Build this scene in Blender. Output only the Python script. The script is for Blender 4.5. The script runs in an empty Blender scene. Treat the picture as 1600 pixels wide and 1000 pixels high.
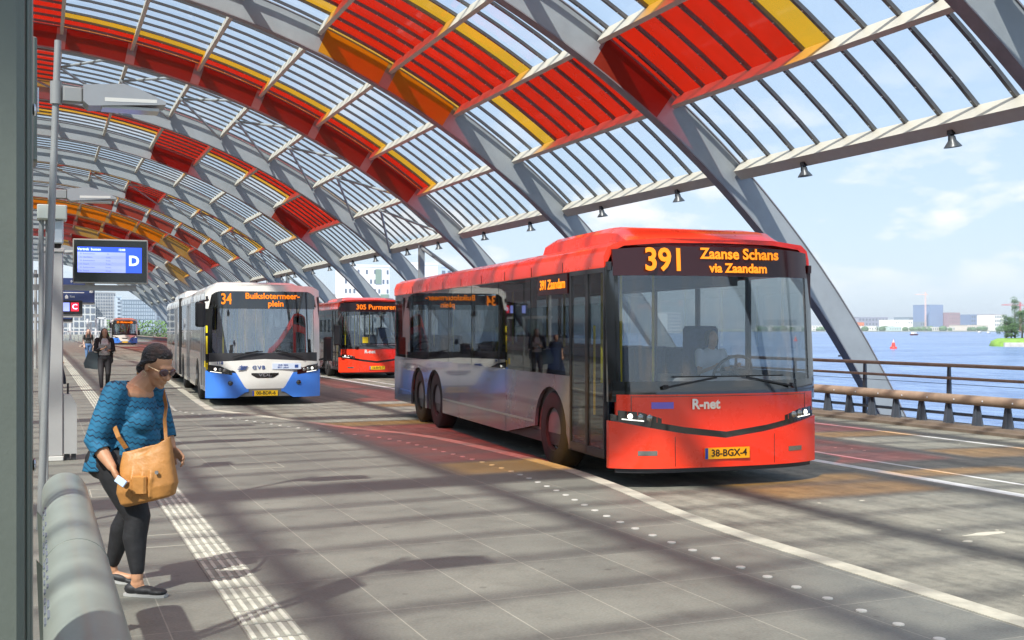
import bpy, bmesh, math, random
from mathutils import Vector, Matrix, Euler, noise
random.seed(7)
C = bpy.context.scene.collection
R = math.radians
CAMH = 1.6; F = 1750.0; TH = math.atan(738/1750.0); CT, ST = math.cos(TH), math.sin(TH)
ROAD = -0.12; WATER = -6.4
SUN = (0.67, 0.60)                      # metres the light moves along x and y for each metre it falls

def spot(px, z):
    """ground position of a thing seen at column px of the photo, z metres deep (survey helper)"""
    r = (px-800)/F
    return (z*(r*CT+ST), z*(CT-r*ST))
def lift(py, z):
    return CAMH + (513-py)/F*z

# ---------------------------------------------------------------- materials
MATS = {}
def nt(m):
    return m.node_tree.nodes, m.node_tree.links
def mat(name, col, rough=0.5, metal=0.0, var=0.0, scale=8.0, bump=0.0, bscale=40.0, coat=0.0, emit=None, estr=1.0, spec=0.5, stretch=None, rvar=0.0):
    if name in MATS: return MATS[name]
    m = bpy.data.materials.new(name); m.use_nodes = True
    n, l = nt(m); b = n['Principled BSDF']
    c = (col[0], col[1], col[2], 1)
    b.inputs['Base Color'].default_value = c
    b.inputs['Roughness'].default_value = rough
    b.inputs['Metallic'].default_value = metal
    b.inputs['Specular IOR Level'].default_value = spec
    if coat: b.inputs['Coat Weight'].default_value = coat; b.inputs['Coat Roughness'].default_value = 0.06
    tc = None
    if var or bump or rvar:
        tc = n.new('ShaderNodeTexCoord'); mp = n.new('ShaderNodeMapping'); l.new(tc.outputs['Object'], mp.inputs['Vector'])
        if stretch: mp.inputs['Scale'].default_value = stretch
    if var or rvar:
        t = n.new('ShaderNodeTexNoise'); t.inputs['Scale'].default_value = scale; t.inputs['Detail'].default_value = 6; t.inputs['Roughness'].default_value = 0.65
        l.new(mp.outputs[0], t.inputs['Vector'])
    if var:
        r = n.new('ShaderNodeValToRGB'); r.color_ramp.elements[0].position = 0.3; r.color_ramp.elements[1].position = 0.7
        r.color_ramp.elements[0].color = (col[0]*(1-var), col[1]*(1-var), col[2]*(1-var), 1)
        r.color_ramp.elements[1].color = (min(1, col[0]*(1+var)), min(1, col[1]*(1+var)), min(1, col[2]*(1+var)), 1)
        l.new(t.outputs['Fac'], r.inputs['Fac']); l.new(r.outputs['Color'], b.inputs['Base Color'])
    if rvar:
        mr = n.new('ShaderNodeMapRange'); mr.inputs['To Min'].default_value = max(0, rough-rvar); mr.inputs['To Max'].default_value = min(1, rough+rvar)
        l.new(t.outputs['Fac'], mr.inputs['Value']); l.new(mr.outputs[0], b.inputs['Roughness'])
    if bump:
        t2 = n.new('ShaderNodeTexNoise'); t2.inputs['Scale'].default_value = bscale; t2.inputs['Detail'].default_value = 4
        bp = n.new('ShaderNodeBump'); bp.inputs['Strength'].default_value = bump; bp.inputs['Distance'].default_value = 0.02
        l.new(mp.outputs[0], t2.inputs['Vector']); l.new(t2.outputs['Fac'], bp.inputs['Height']); l.new(bp.outputs['Normal'], b.inputs['Normal'])
    if emit:
        b.inputs['Emission Color'].default_value = (emit[0], emit[1], emit[2], 1); b.inputs['Emission Strength'].default_value = estr
    MATS[name] = m
    return m

def glass(name, tint, gloss=0.08, rough=0.02, trans=0.0, tcol=None, dirt=0.0):
    """thin glazing: coloured see-through sheet, a fresnel mirror on top, optional milky share"""
    if name in MATS: return MATS[name]
    m = bpy.data.materials.new(name); m.use_nodes = True
    n, l = nt(m); n.clear()
    out = n.new('ShaderNodeOutputMaterial'); tr = n.new('ShaderNodeBsdfTransparent'); tr.inputs['Color'].default_value = (*tint, 1)
    gl = n.new('ShaderNodeBsdfGlossy'); gl.inputs['Roughness'].default_value = rough
    base = tr
    if trans:
        tl = n.new('ShaderNodeBsdfTranslucent'); tl.inputs['Color'].default_value = (*(tcol or tint), 1)
        df = n.new('ShaderNodeBsdfDiffuse'); df.inputs['Color'].default_value = (*(tcol or tint), 1)
        ad = n.new('ShaderNodeMixShader'); ad.inputs[0].default_value = 0.35
        l.new(tl.outputs[0], ad.inputs[1]); l.new(df.outputs[0], ad.inputs[2])
        mx0 = n.new('ShaderNodeMixShader'); mx0.inputs[0].default_value = trans
        l.new(tr.outputs[0], mx0.inputs[1]); l.new(ad.outputs[0], mx0.inputs[2]); base = mx0
        if dirt:
            tc = n.new('ShaderNodeTexCoord'); t = n.new('ShaderNodeTexNoise'); t.inputs['Scale'].default_value = 1.3; t.inputs['Detail'].default_value = 7
            l.new(tc.outputs['Object'], t.inputs['Vector'])
            mr = n.new('ShaderNodeMapRange'); mr.inputs['From Min'].default_value = .35; mr.inputs['From Max'].default_value = .75
            mr.inputs['To Min'].default_value = max(0, trans-dirt); mr.inputs['To Max'].default_value = trans+dirt
            l.new(t.outputs['Fac'], mr.inputs['Value']); l.new(mr.outputs[0], mx0.inputs[0])
    fr = n.new('ShaderNodeLayerWeight'); fr.inputs['Blend'].default_value = 0.5
    pw = n.new('ShaderNodeMath'); pw.operation = 'POWER'; pw.inputs[1].default_value = 4.5; l.new(fr.outputs['Facing'], pw.inputs[0])
    mu = n.new('ShaderNodeMath'); mu.operation = 'MULTIPLY_ADD'; mu.inputs[1].default_value = 0.7; mu.inputs[2].default_value = gloss; mu.use_clamp = True
    l.new(pw.outputs[0], mu.inputs[0])
    mx = n.new('ShaderNodeMixShader'); l.new(mu.outputs[0], mx.inputs[0]); l.new(base.outputs[0], mx.inputs[1]); l.new(gl.outputs[0], mx.inputs[2])
    l.new(mx.outputs[0], out.inputs['Surface'])
    MATS[name] = m
    return m

# ---------------------------------------------------------------- mesh builder
class MB:
    def __init__(s): s.v = []; s.f = []; s.M = Matrix.Identity(4)
    def add(s, vs, fs):
        k = len(s.v); s.v += [s.M @ Vector(p) for p in vs]; s.f += [tuple(i+k for i in f) for f in fs]
    def box(s, x0, x1, y0, y1, z0, z1):
        s.add([(x0,y0,z0),(x1,y0,z0),(x1,y1,z0),(x0,y1,z0),(x0,y0,z1),(x1,y0,z1),(x1,y1,z1),(x0,y1,z1)],
              [(0,3,2,1),(4,5,6,7),(0,1,5,4),(1,2,6,5),(2,3,7,6),(3,0,4,7)]); return s
    def cbox(s, x0, x1, y0, y1, z0, z1, c=0.02):
        """box with chamfered upright edges and top"""
        c = min(c, (x1-x0)/2.2, (y1-y0)/2.2, (z1-z0)/2.2)
        def ring(z, d): return [(x0+d+c,y0+d,z),(x1-d-c,y0+d,z),(x1-d,y0+d+c,z),(x1-d,y1-d-c,z),(x1-d-c,y1-d,z),(x0+d+c,y1-d,z),(x0+d,y1-d-c,z),(x0+d,y0+d+c,z)]
        s.loft([ring(z0,c*.6), ring(z0+c*.6,0), ring(z1-c*.6,0), ring(z1,c*.6)]); return s
    def loft(s, rings, cap=True, closed=True):
        n = len(rings[0]); vs = [p for r in rings for p in r]; fs = []
        for i in range(len(rings)-1):
            for j in range(n if closed else n-1):
                a = i*n+j; b = i*n+(j+1)%n
                fs.append((a, b, b+n, a+n))
        if cap and closed:
            fs.append(tuple(range(n-1,-1,-1))); fs.append(tuple((len(rings)-1)*n+j for j in range(n)))
        s.add(vs, fs); return s
    def bar(s, a, b, w, h=None, up=(0,0,1)):
        """square bar from a to b, w wide, h deep along up"""
        h = h or w; a = Vector(a); b = Vector(b); d = (b-a).normalized(); u = Vector(up)
        if abs(d.dot(u)) > 0.98: u = Vector((0,1,0))
        x = d.cross(u).normalized(); u = x.cross(d)
        r = [x*w/2+u*h/2, -x*w/2+u*h/2, -x*w/2-u*h/2, x*w/2-u*h/2]
        s.loft([[a+q for q in r], [b+q for q in r]]); return s
    def tube(s, pts, rad, n=10, cap=True):
        pts = [Vector(p) for p in pts]
        if not isinstance(rad, (list, tuple)): rad = [rad]*len(pts)
        rings = []; px = None
        for i, p in enumerate(pts):
            d = (pts[min(i+1,len(pts)-1)]-pts[max(i-1,0)]).normalized()
            if px is None:
                u = Vector((0,0,1)) if abs(d.z) < .9 else Vector((0,1,0)); px = d.cross(u).normalized()
            else: px = (px - d*px.dot(d)).normalized()
            q = d.cross(px); r = rad[i]
            rx, ry = r if isinstance(r, (list, tuple)) else (r, r)
            rings.append([p + px*math.cos(2*math.pi*k/n)*rx + q*math.sin(2*math.pi*k/n)*ry for k in range(n)])
        s.loft(rings, cap); return s
    def lathe(s, prof, c=(0,0,0), axis='z', n=20, cap=True):
        rings = []
        for r, h in prof:
            rg = []
            for k in range(n):
                a = 2*math.pi*k/n; x, y = r*math.cos(a), r*math.sin(a)
                p = {'z': (x,y,h), 'x': (h,x,y), 'y': (y,h,x)}[axis]
                rg.append((p[0]+c[0], p[1]+c[1], p[2]+c[2]))
            rings.append(rg)
        s.loft(rings, cap); return s
    def ell(s, c, r, n=14, m=9, rot=None):
        c = Vector(c); q = rot or Matrix.Identity(3); rings = []
        for i in range(m+1):
            t = math.pi*(i+.001)/(m+.002)
            rings.append([c + q @ Vector((r[0]*math.sin(t)*math.cos(2*math.pi*k/n), r[1]*math.sin(t)*math.sin(2*math.pi*k/n), r[2]*math.cos(t))) for k in range(n)])
        s.loft(rings); return s
    def prism(s, poly, a0, a1, axis='x'):
        """2D polygon pushed along an axis: 'x' -> poly is (y,z), 'y' -> (x,z), 'z' -> (x,y)"""
        def P(p, a): return {'x': (a,p[0],p[1]), 'y': (p[0],a,p[1]), 'z': (p[0],p[1],a)}[axis]
        s.loft([[P(p,a0) for p in poly], [P(p,a1) for p in poly]]); return s
    def build(s, name, m, parent=None, smooth=False, auto=None, loc=None):
        me = bpy.data.meshes.new(name); me.from_pydata([tuple(v) for v in s.v], [], s.f); me.update()
        bm = bmesh.new(); bm.from_mesh(me); bmesh.ops.recalc_face_normals(bm, faces=bm.faces); bm.to_mesh(me); bm.free()
        if m: me.materials.append(m)
        if smooth: me.polygons.foreach_set('use_smooth', [True]*len(me.polygons))
        if auto: me.polygons.foreach_set('use_smooth', [True]*len(me.polygons)); me.set_sharp_from_angle(angle=R(auto))
        o = bpy.data.objects.new(name, me); C.objects.link(o)
        if parent: o.parent = parent
        if loc: o.location = loc
        return o

def bx(name, m, parent, *b, c=None):
    q = MB(); (q.cbox(*b, c=c) if c else q.box(*b)); return q.build(name, m, parent, auto=40 if c else None)
def tag(o, label=None, cat=None, group=None, kind=None):
    if label: o['label'] = label
    if cat: o['category'] = cat
    if group: o['group'] = group
    if kind: o['kind'] = kind
    return o
def thing(name, label, cat, loc=(0,0,0), rz=0.0, group=None):
    o = bpy.data.objects.new(name, None); C.objects.link(o); o.empty_display_size = .2
    o.location = loc; o.rotation_euler = (0,0,rz)
    return tag(o, label, cat, group)
def dup(root, loc=None, rz=None, label=None, group=None, dz=0):
    r = root.copy(); C.objects.link(r)
    if loc is not None: r.location = loc
    if rz is not None: r.rotation_euler = (0,0,rz)
    if label: r['label'] = label
    if group: r['group'] = group
    for ch in list(root.children):
        c = ch.copy(); C.objects.link(c); c.parent = r
        for g in list(ch.children):
            d = g.copy(); C.objects.link(d); d.parent = c
    return r
def text(name, s, size, m, parent, mw, ext=0.002, align='CENTER', bold=0.0, sx=1.0, space=1.0):
    """raised lettering, turned into a mesh; mw places its centre"""
    cu = bpy.data.curves.new(name, 'FONT'); cu.body = s; cu.size = size; cu.extrude = ext; cu.align_x = align; cu.align_y = 'CENTER'; cu.offset = bold; cu.space_character = space; cu.resolution_u = 3
    o = bpy.data.objects.new(name, cu); C.objects.link(o)
    dg = bpy.context.evaluated_depsgraph_get(); me = bpy.data.meshes.new_from_object(o.evaluated_get(dg))
    bpy.data.objects.remove(o)
    me.transform(mw @ Matrix.Diagonal((sx,1,1,1))); me.materials.clear(); me.materials.append(m)
    p = bpy.data.objects.new(name, me); C.objects.link(p); p.parent = parent
    return p
def face_front(x, y, z, tilt=0):   # text standing up, readable from -y
    return Matrix.Translation((x,y,z)) @ Matrix.Rotation(R(90)+tilt, 4, 'X')

# ---------------------------------------------------------------- shared materials
steel = mat('grey_painted_steel', (0.275,0.30,0.31), 0.45, 0.0, var=0.10, scale=1.2, bump=.05, bscale=60, rvar=.1)
flange = mat('dark_steel_edge', (0.21,0.20,0.21), 0.5, 0.0, var=0.15, scale=3)
cream = mat('cream_purlin_paint', (0.50,0.475,0.40), 0.5, var=0.06, scale=4)
rib_m = mat('glazing_bar_grey', (0.125,0.13,0.135), 0.35, 0.3, var=0.12, scale=9)
bolt_m = mat('bolt_zinc', (0.75,0.75,0.75), 0.3, 0.4)
black = mat('black_plastic', (0.012,0.012,0.014), 0.45)
rubber = mat('black_rubber', (0.02,0.02,0.02), 0.8, var=.2, scale=20)
chrome = mat('bright_metal', (0.6,0.6,0.62), 0.2, 1.0)
concrete = mat('weathered_concrete', (0.30,0.28,0.25), 0.85, var=0.2, scale=2.5, bump=.3, bscale=30)
white = mat('white_paint', (0.78,0.78,0.76), 0.45, var=.04, scale=3)
g_clear = glass('clear_roof_glass', (0.96,0.98,0.99), 0.01, 0.03, trans=0.04, tcol=(0.8,0.86,0.9), dirt=0.04)
g_red = glass('red_roof_glass', (0.78,0.030,0.009), 0.006, 0.03, trans=0.34, tcol=(0.78,0.014,0.003), dirt=0.06)
g_org = glass('orange_roof_glass', (1.0,0.50,0.035), 0.008, 0.03, trans=0.20, tcol=(1.0,0.40,0.006), dirt=0.06)

# ---------------------------------------------------------------- camera, light, sky
cam = bpy.data.cameras.new('camera'); co = bpy.data.objects.new('camera', cam); C.objects.link(co)
cam.sensor_width = 36; cam.lens = F/1600*36; cam.shift_y = 13/1600; cam.clip_start = 0.05; cam.clip_end = 20000
co.location = (0,0,CAMH); co.rotation_euler = (R(90),0,-TH)
bpy.context.scene.camera = co
sd = Vector((SUN[0], SUN[1], -1)).normalized()
sl = bpy.data.lights.new('sun', 'SUN'); sl.energy = 3.15; sl.angle = R(0.9); sl.color = (1.0,0.965,0.90)
so = bpy.data.objects.new('sun', sl); C.objects.link(so); so.rotation_euler = sd.to_track_quat('-Z','Y').to_euler()
w = bpy.data.worlds.new('World'); bpy.context.scene.world = w; w.use_nodes = True
n, l = w.node_tree.nodes, w.node_tree.links
bg = n['Background']; sky = n.new('ShaderNodeTexSky'); sky.sky_type = 'NISHITA'; sky.sun_disc = False
sky.sun_elevation = math.asin(-sd.z); sky.sun_rotation = math.atan2(-sd.x, -sd.y); sky.air_density = 1.0; sky.dust_density = 0.8; sky.ozone_density = 1.5
bg.inputs['Strength'].default_value = 0.15
# soft cumulus low over the water, drawn in directions of the sky itself
tc = n.new('ShaderNodeTexCoord'); sp = n.new('ShaderNodeSeparateXYZ'); l.new(tc.outputs['Generated'], sp.inputs[0])
mp = n.new('ShaderNodeMapping'); mp.inputs['Scale'].default_value = (1,1,2.6); l.new(tc.outputs['Generated'], mp.inputs[0])
no = n.new('ShaderNodeTexNoise'); no.inputs['Scale'].default_value = 9; no.inputs['Detail'].default_value = 7; no.inputs['Roughness'].default_value = 0.55
l.new(mp.outputs[0], no.inputs['Vector'])
cr = n.new('ShaderNodeMapRange'); cr.inputs['From Min'].default_value = .50; cr.inputs['From Max'].default_value = .62; l.new(no.outputs['Fac'], cr.inputs['Value'])
band = n.new('ShaderNodeMapRange'); band.inputs['From Min'].default_value = 0.02; band.inputs['From Max'].default_value = 0.07; l.new(sp.outputs['Z'], band.inputs['Value'])
band2 = n.new('ShaderNodeMapRange'); band2.inputs['From Min'].default_value = 0.22; band2.inputs['From Max'].default_value = 0.10; band2.inputs['To Min'].default_value = 0.15; l.new(sp.outputs['Z'], band2.inputs['Value'])
m1 = n.new('ShaderNodeMath'); m1.operation = 'MULTIPLY'; l.new(cr.outputs[0], m1.inputs[0]); l.new(band.outputs[0], m1.inputs[1])
m2 = n.new('ShaderNodeMath'); m2.operation = 'MULTIPLY'; l.new(m1.outputs[0], m2.inputs[0]); l.new(band2.outputs[0], m2.inputs[1])
m3 = n.new('ShaderNodeMath'); m3.operation = 'MULTIPLY_ADD'; m3.inputs[1].default_value = .85; m3.inputs[2].default_value = .0; m3.use_clamp = True; l.new(m2.outputs[0], m3.inputs[0])
gr = n.new('ShaderNodeMapRange'); gr.inputs['From Min'].default_value = 0.0; gr.inputs['From Max'].default_value = 0.55; l.new(sp.outputs['Z'], gr.inputs['Value'])
hz = n.new('ShaderNodeMix'); hz.data_type = 'RGBA'; l.new(gr.outputs[0], hz.inputs[0]); hz.inputs[6].default_value = (2.0,2.42,2.88,1); hz.inputs[7].default_value = (1.25,1.88,2.85,1)
hi = n.new('ShaderNodeMapRange'); hi.inputs['From Min'].default_value = .70; hi.inputs['From Max'].default_value = .92; l.new(sp.outputs['Z'], hi.inputs['Value'])
hz2 = n.new('ShaderNodeMix'); hz2.data_type = 'RGBA'; l.new(hi.outputs[0], hz2.inputs[0]); l.new(hz.outputs[2], hz2.inputs[6]); hz2.inputs[7].default_value = (7.0,7.1,6.9,1)   # overhead sky out of view brightened, added as fill for the shadows
veil = n.new('ShaderNodeMix'); veil.data_type = 'RGBA'; veil.inputs[0].default_value = .90; l.new(sky.outputs[0], veil.inputs[6]); l.new(hz2.outputs[2], veil.inputs[7])   # summer haze over the clear-sky blue
mixc = n.new('ShaderNodeMix'); mixc.data_type = 'RGBA'; l.new(m3.outputs[0], mixc.inputs[0]); l.new(veil.outputs[2], mixc.inputs[6]); mixc.inputs[7].default_value = (3.5,3.5,3.5,1)
l.new(mixc.outputs[2], bg.inputs['Color'])
sc = bpy.context.scene; sc.view_settings.view_transform = 'Standard'; sc.view_settings.look = 'None'; sc.view_settings.exposure = 1.13; sc.view_settings.gamma = 1
sc.cycles.max_bounces = 10; sc.cycles.diffuse_bounces = 3; sc.cycles.glossy_bounces = 4; sc.cycles.transparent_max_bounces = 24; sc.cycles.transmission_bounces = 4
sc.cycles.use_denoising = True; sc.cycles.caustics_reflective = False; sc.cycles.caustics_refractive = False
# ================================================================ ROOF CANOPY
XC, ZC = -1.8, -14.28           # axis of the vault (arc centre in x,z)
RG, RB, RO, RI = 26.98, 26.6, 26.93, 26.08
def arc(r, deg): return (XC + r*math.sin(R(deg)), ZC + r*math.cos(R(deg)))
def rowdeg(k): return 42.2 - 5.25*(k-1)          # purlin lines, 1 = eave over the water
NR = 17; ARCH0 = -6.2; NA = 20; S = 10.0
ya = [ARCH0 + S*i for i in range(NA)]
canopy = thing('roof_canopy', 'long barrel-vaulted bus station roof of grey arches with clear, red and orange glass', 'canopy')

def arch_mesh(name, parent, y):
    web = MB(); t = 0.13; degs = [-66 + 132*i/72 for i in range(73)]
    def ri(d): return RI + 0.11*min(1, max(0, (abs(d)-30)/25))
    rings = []
    for d in degs:
        a, b = arc(RO-.03, d), arc(ri(d)+.03, d)
        rings.append([(a[0],-t,a[1]),(a[0],t,a[1]),(b[0],t,b[1]),(b[0],-t,b[1])])
    web.loft(rings); o = web.build(name, steel, parent, loc=(0,y,0))
    fl = MB(); t2 = 0.155
    for (r0, r1) in ((lambda d: RO-.029, lambda d: RO), (lambda d: ri(d), lambda d: ri(d)+.029)):
        rings = []
        for d in degs:
            a, b = arc(r1(d), d), arc(r0(d), d)
            rings.append([(a[0],-t2,a[1]),(a[0],t2,a[1]),(b[0],t2,b[1]),(b[0],-t2,b[1])])
        fl.loft(rings)
    f = fl.build('flange', flange, o)
    return o
a0 = arch_mesh('arch', canopy, ya[0])
for y in ya[1:]:
    c = a0.copy(); C.objects.link(c); c.location = (0,y,0)
    g = a0.children[0].copy(); C.objects.link(g); g.parent = c

# light tinted by the roof glass, painted as thin panels on near arch faces
lit_red = mat('red_light_paint', (.20,.022,.010), .4, var=.08, scale=2); lit_org = mat('orange_light_paint', (.46,.21,.008), .4, var=.08, scale=2)
def light_panel(i, k0, k1, m_):
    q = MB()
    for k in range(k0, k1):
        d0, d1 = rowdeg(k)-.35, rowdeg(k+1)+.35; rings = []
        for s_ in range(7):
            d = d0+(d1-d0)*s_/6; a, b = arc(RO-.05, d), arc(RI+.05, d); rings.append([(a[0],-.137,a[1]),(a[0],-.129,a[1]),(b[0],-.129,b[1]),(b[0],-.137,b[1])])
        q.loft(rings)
    o = q.build('painted_light', m_, canopy); o.location = (0, ya[i], 0)
light_panel(3,2,3,lit_red); light_panel(4,3,5,lit_org); light_panel(5,2,9,lit_red); light_panel(7,5,6,lit_red); light_panel(7,2,3,lit_red); light_panel(9,5,6,lit_red); light_panel(11,4,9,lit_org); light_panel(10,3,8,lit_red); light_panel(12,3,8,lit_red); light_panel(13,4,6,lit_org); light_panel(14,3,7,lit_red)
UO = [0.0, .4] + [.4+.93*k for k in range(1,10)] + [S]       # panel edges measured back from the far arch
def colours(i):
    """cell -> colour letters for the 11 panels, first = next to the far arch of bay i"""
    # bay i lies between arch i and arch i+1 ; cells 1..16 between purlin rows
    D = {}
    if i == 0:   D = {10:'ccccccccccc', 9:'ccccccccccc', 8:'roocccccccc', 7:'roccccccccc', 6:'ccccccccccc'}
    if i == 1:   D = {9:'ccorrrrrrro', 8:'rrrrrrooccc', 7:'ccccorrrrrr', 6:'rrrrrrrocco', 10:'ccccccccccc', 11:'ccccccccccc'}
    if i == 2:   D = {2:'rrrrrrocccc', 3:'cccorrrrrrr', 8:'orrrrrrcocc', 9:'ccccccccccc', 7:'ccccccccccc', 6:'cccccccrrrr', 4:'ccccccccorr'}
    if i == 3:   D = {2:'cccorrrrrrr', 3:'orrrrrocccc', 4:'orrrrrocccc', 5:'ccorrrrrrrr', 6:'ccorrrrrrrr', 7:'ccccccccccc', 8:'rrrrrrrrrrr', 9:'occcccccccc'}
    if i == 4:   D = {k: 'rrocccccccc' for k in range(2,8)}; D.update({8:'rrrrrrrrrrr', 9:'ccccccccccc'}) if i == 4 else None
    if i == 5:   D = {k: 'cccccccccco' for k in range(2,8)}; D.update({8:'orrrrrrrrrr', 9:'ccccccccccc'}) if i == 5 else None
    if i == 6:   D = {2:'rrrrrrrrrro', 3:'ccccorrrrrr', 4:'ccccorrrrrr', 5:'rrrrrrrrrrr', 6:'ccccorrrrrr', 7:'ccccorrrrrr', 8:'ccoorrrrrrr'}
    if i == 7:   D = {2:'ccccccoorrr', 5:'ccccccoorrr', 8:'ccccccccccc'}
    if i == 8:   D = {2:'ccccoorrrrr', 3:'ccccoorrrrr', 4:'ccccoorrrrr', 5:'rrrrrrrrrrr', 6:'ccccoorrrrr', 7:'ccccoorrrrr', 8:'ccccoorrrrr'}
    if i == 9:   D = {k: 'cccoorrrrrr' for k in range(2,9)}
    if i == 10:  D = {2:'rrrrrrrrrrr', 3:'oorrrrrrrrr', 4:'oorrrrrrrrr', 5:'oorrrrrrrrr', 6:'oorrrrrrrrr', 7:'oorrrrrrrrr', 8:'oorrrrrrrrr'}
    if i == 11:  D = {2:'cccoorrrrrr', 3:'cccoorrrrrr', 4:'rrrrrrrrrrr', 5:'rrrrrrrrrrr', 6:'oorrrrrrrrr', 7:'rrrrrrrrrrr'}
    if i == 12:  D = {2:'ooooorrrrrr', 3:'cccoorrrrrr', 4:'rrrrroorrrr', 5:'oorrrrrrrrr', 6:'oorrrrrrrrr', 7:'rrrrrrrrrrr'}
    if i == 13:  D = {3:'ccccccooooo', 4:'ccooooooocc', 5:'rrrrrrrrrrr', 6:'rrrrrrroorr', 7:'rrrrrrrrrrr', 8:'rrrrrrrrrrr'}
    if i == 14:  D = {2:'ccccccccccc', 3:'rrrrrrrrrrr', 4:'ooooorrrrrr', 5:'rrrrrrrrrrr', 6:'rrrrrrrrrrr', 7:'oorrrrrrrrr'}
    if i == 15:  D = {3:'rrrrrrrrrrr', 4:'rrrrrrrrrrr', 5:'rrrrrrrrrrr'}
    return {k: D.get(k, 'c'*11) for k in range(1, NR)}
GM = {'c': g_clear, 'r': g_red, 'o': g_org}; GN = {'c': 'clear_glazing', 'r': 'red_glass_panel', 'o': 'orange_glass_panel'}
def sheet(mb, y0, y1, d0, d1, seg=3, r=RG):
    vs = []; fs = []
    for s in range(seg+1):
        x, z = arc(r, d0+(d1-d0)*s/seg); vs += [(x,y0,z),(x,y1,z)]
    for s in range(seg): fs.append((2*s, 2*s+1, 2*s+3, 2*s+2))
    mb.add(vs, fs)
def purlin_mb(mb, y0, y1, k):
    d = rowdeg(k)
    hw = 0.06 if k not in (1, NR) else 0.15
    r0, r1 = RB, RG-.03
    sx, sz = math.cos(R(d)), -math.sin(R(d))     # tangent
    a, b = arc(r0, d), arc(r1, d)
    if k in (1, NR): a = arc(RB-.02, d)
    q = [(a[0]-sx*hw, a[1]-sz*hw), (a[0]+sx*hw, a[1]+sz*hw), (b[0]+sx*hw, b[1]+sz*hw), (b[0]-sx*hw, b[1]-sz*hw)]
    mb.prism(q, y0, y1, 'y')
npur = 0
for i in range(NA-1):
    yn, yf = ya[i], ya[i+1]; col = colours(i); rng = random.Random(i)
    clear = MB()
    runs = []
    for k in range(1, NR):
        s = col[k]; u = 0
        while u < 11:
            v = u
            while v+1 < 11 and s[v+1] == s[u]: v += 1
            y1 = yf-UO[u]-(0.0 if u else -0.0); y0 = yf-UO[v+1]
            if s[u] == 'c': sheet(clear, y0, y1, rowdeg(k), rowdeg(k+1))
            else: runs.append((s[u], k, y0, y1))
            u = v+1
    base = clear.build('clear_glazing', g_clear, canopy, smooth=True)
    for (ch, k, y0, y1) in runs:
        q = MB(); sheet(q, y0, y1, rowdeg(k), rowdeg(k+1)); q.build(GN[ch], GM[ch], canopy if i < 14 else base, smooth=True)
    # glazing bars run with the arches; one mesh for the pattern of a bay
    gb = MB(); bo = MB()
    for u in range(1, 11):
        y = yf - UO[u]
        rings = []; nseg = 48 if i < 9 else 32
        for s in range(nseg+1):
            d = rowdeg(NR)+(rowdeg(1)-rowdeg(NR))*s/nseg
            a, b = arc(RG-.012, d), arc(RG-.08, d)
            rings.append([(a[0],y-.060,a[1]),(a[0],y+.060,a[1]),(b[0],y+.042,b[1]),(b[0],y-.042,b[1])])
        gb.loft(rings)
        if 1 < i < 8:
            for k in range(1, 10):
                for j in range(4):
                    d = rowdeg(k) - 5.25*(j+.5)/4; a = arc(RG-.085, d)
                    bo.box(a[0]-.014, a[0]+.014, y-.014, y+.014, a[1]-.012, a[1]+.006)
    g = gb.build('glazing_bars', rib_m, base)
    if bo.v: bo.build('bolts', bolt_m, base)['kind'] = 'stuff'
    # purlins
    rest = MB()
    for k in range(1, NR+1):
        if 2 <= i <= 12 and k <= 9 and npur < 99:
            q = MB(); purlin_mb(q, yn+.21, yf-.21, k); q.build('purlin', cream, canopy); npur += 1
        else: purlin_mb(rest, yn+.21, yf-.21, k)
    if rest.v:
        o = rest.build('purlins', cream, base); o['kind'] = 'stuff'
# wind bracing in two bays
for i in (5, 8):
    yn, yf = ya[i], ya[i+1]
    for k in range(2, 12):
        q = MB(); a = arc(RB-.06, rowdeg(k)); ym = (yn+yf)/2
        b = arc(RB-.08, rowdeg(k-1)); p0 = (a[0], ym, a[1])
        q.tube([p0, (b[0], yf-.25, b[1])], .055, 8); q.tube([p0, (b[0], yn+.25, b[1])], .055, 8)
        q.lathe([(.0,-.10),(.09,-.09),(.09,.09),(.0,.10)], (a[0],ym,a[1]), 'y', 10)
        q.build('wind_brace', steel, canopy)
    a = arc(RB-.05, rowdeg(1)); ym = (yn+yf)/2; b = arc(RI+.2, rowdeg(1)+9)
    q = MB(); q.bar((a[0]+.05, ym, a[1]), (a[0]+.05, ym, WATER), .24)
    q.tube([(a[0]+.05, ym-.1, a[1]-.1), (b[0], yn+.2, b[1])], .10, 10); q.build('eave_strut', steel, canopy)
# spotlights clamped under the eave
def spotlight(loc, label, group):
    t = thing('spotlight', label, 'spotlight', loc, 0, group)
    q = MB(); q.box(-.05,.05,-.06,.06,-.09,.0); q.bar((-.06,0,-.06),(-.06,0,-.2),.02); q.bar((.06,0,-.06),(.06,0,-.2),.02); q.build('bracket', black, t)
    q = MB(); q.M = Matrix.Rotation(R(-8), 4, 'Y'); q.lathe([(.02,-.09),(.065,-.12),(.08,-.2),(.165,-.31),(.17,-.33),(.15,-.33),(.06,-.24)], (0,0,0), 'z', 14); q.build('lamp_shade', mat('dark_grey_enamel', (.07,.08,.09), .35), t, auto=35)
    return t
first = None; nm = ['nearest the right edge of the picture', 'second from the right', 'third from the right', 'fourth from the right', 'fifth from the right', 'sixth from the right', 'seventh from the right', 'eighth from the right']
cnt = 0
for i in range(2, NA-1):
    for fr in (.27, .72):
        a = arc(RB, rowdeg(1)); y = ya[i] + S*fr
        if i == 2 and fr < .5: pass
        lab = ('black funnel spotlight under the eave, ' + nm[cnt]) if cnt < 8 else 'tiny black spotlight in the far row under the eave'
        loc = (a[0]+.02, y, a[1]-.03)
        if first is None: first = spotlight(loc, lab, 'spotlights under the roof eave')
        else: dup(first, loc, 0, lab)
        cnt += 1
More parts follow.
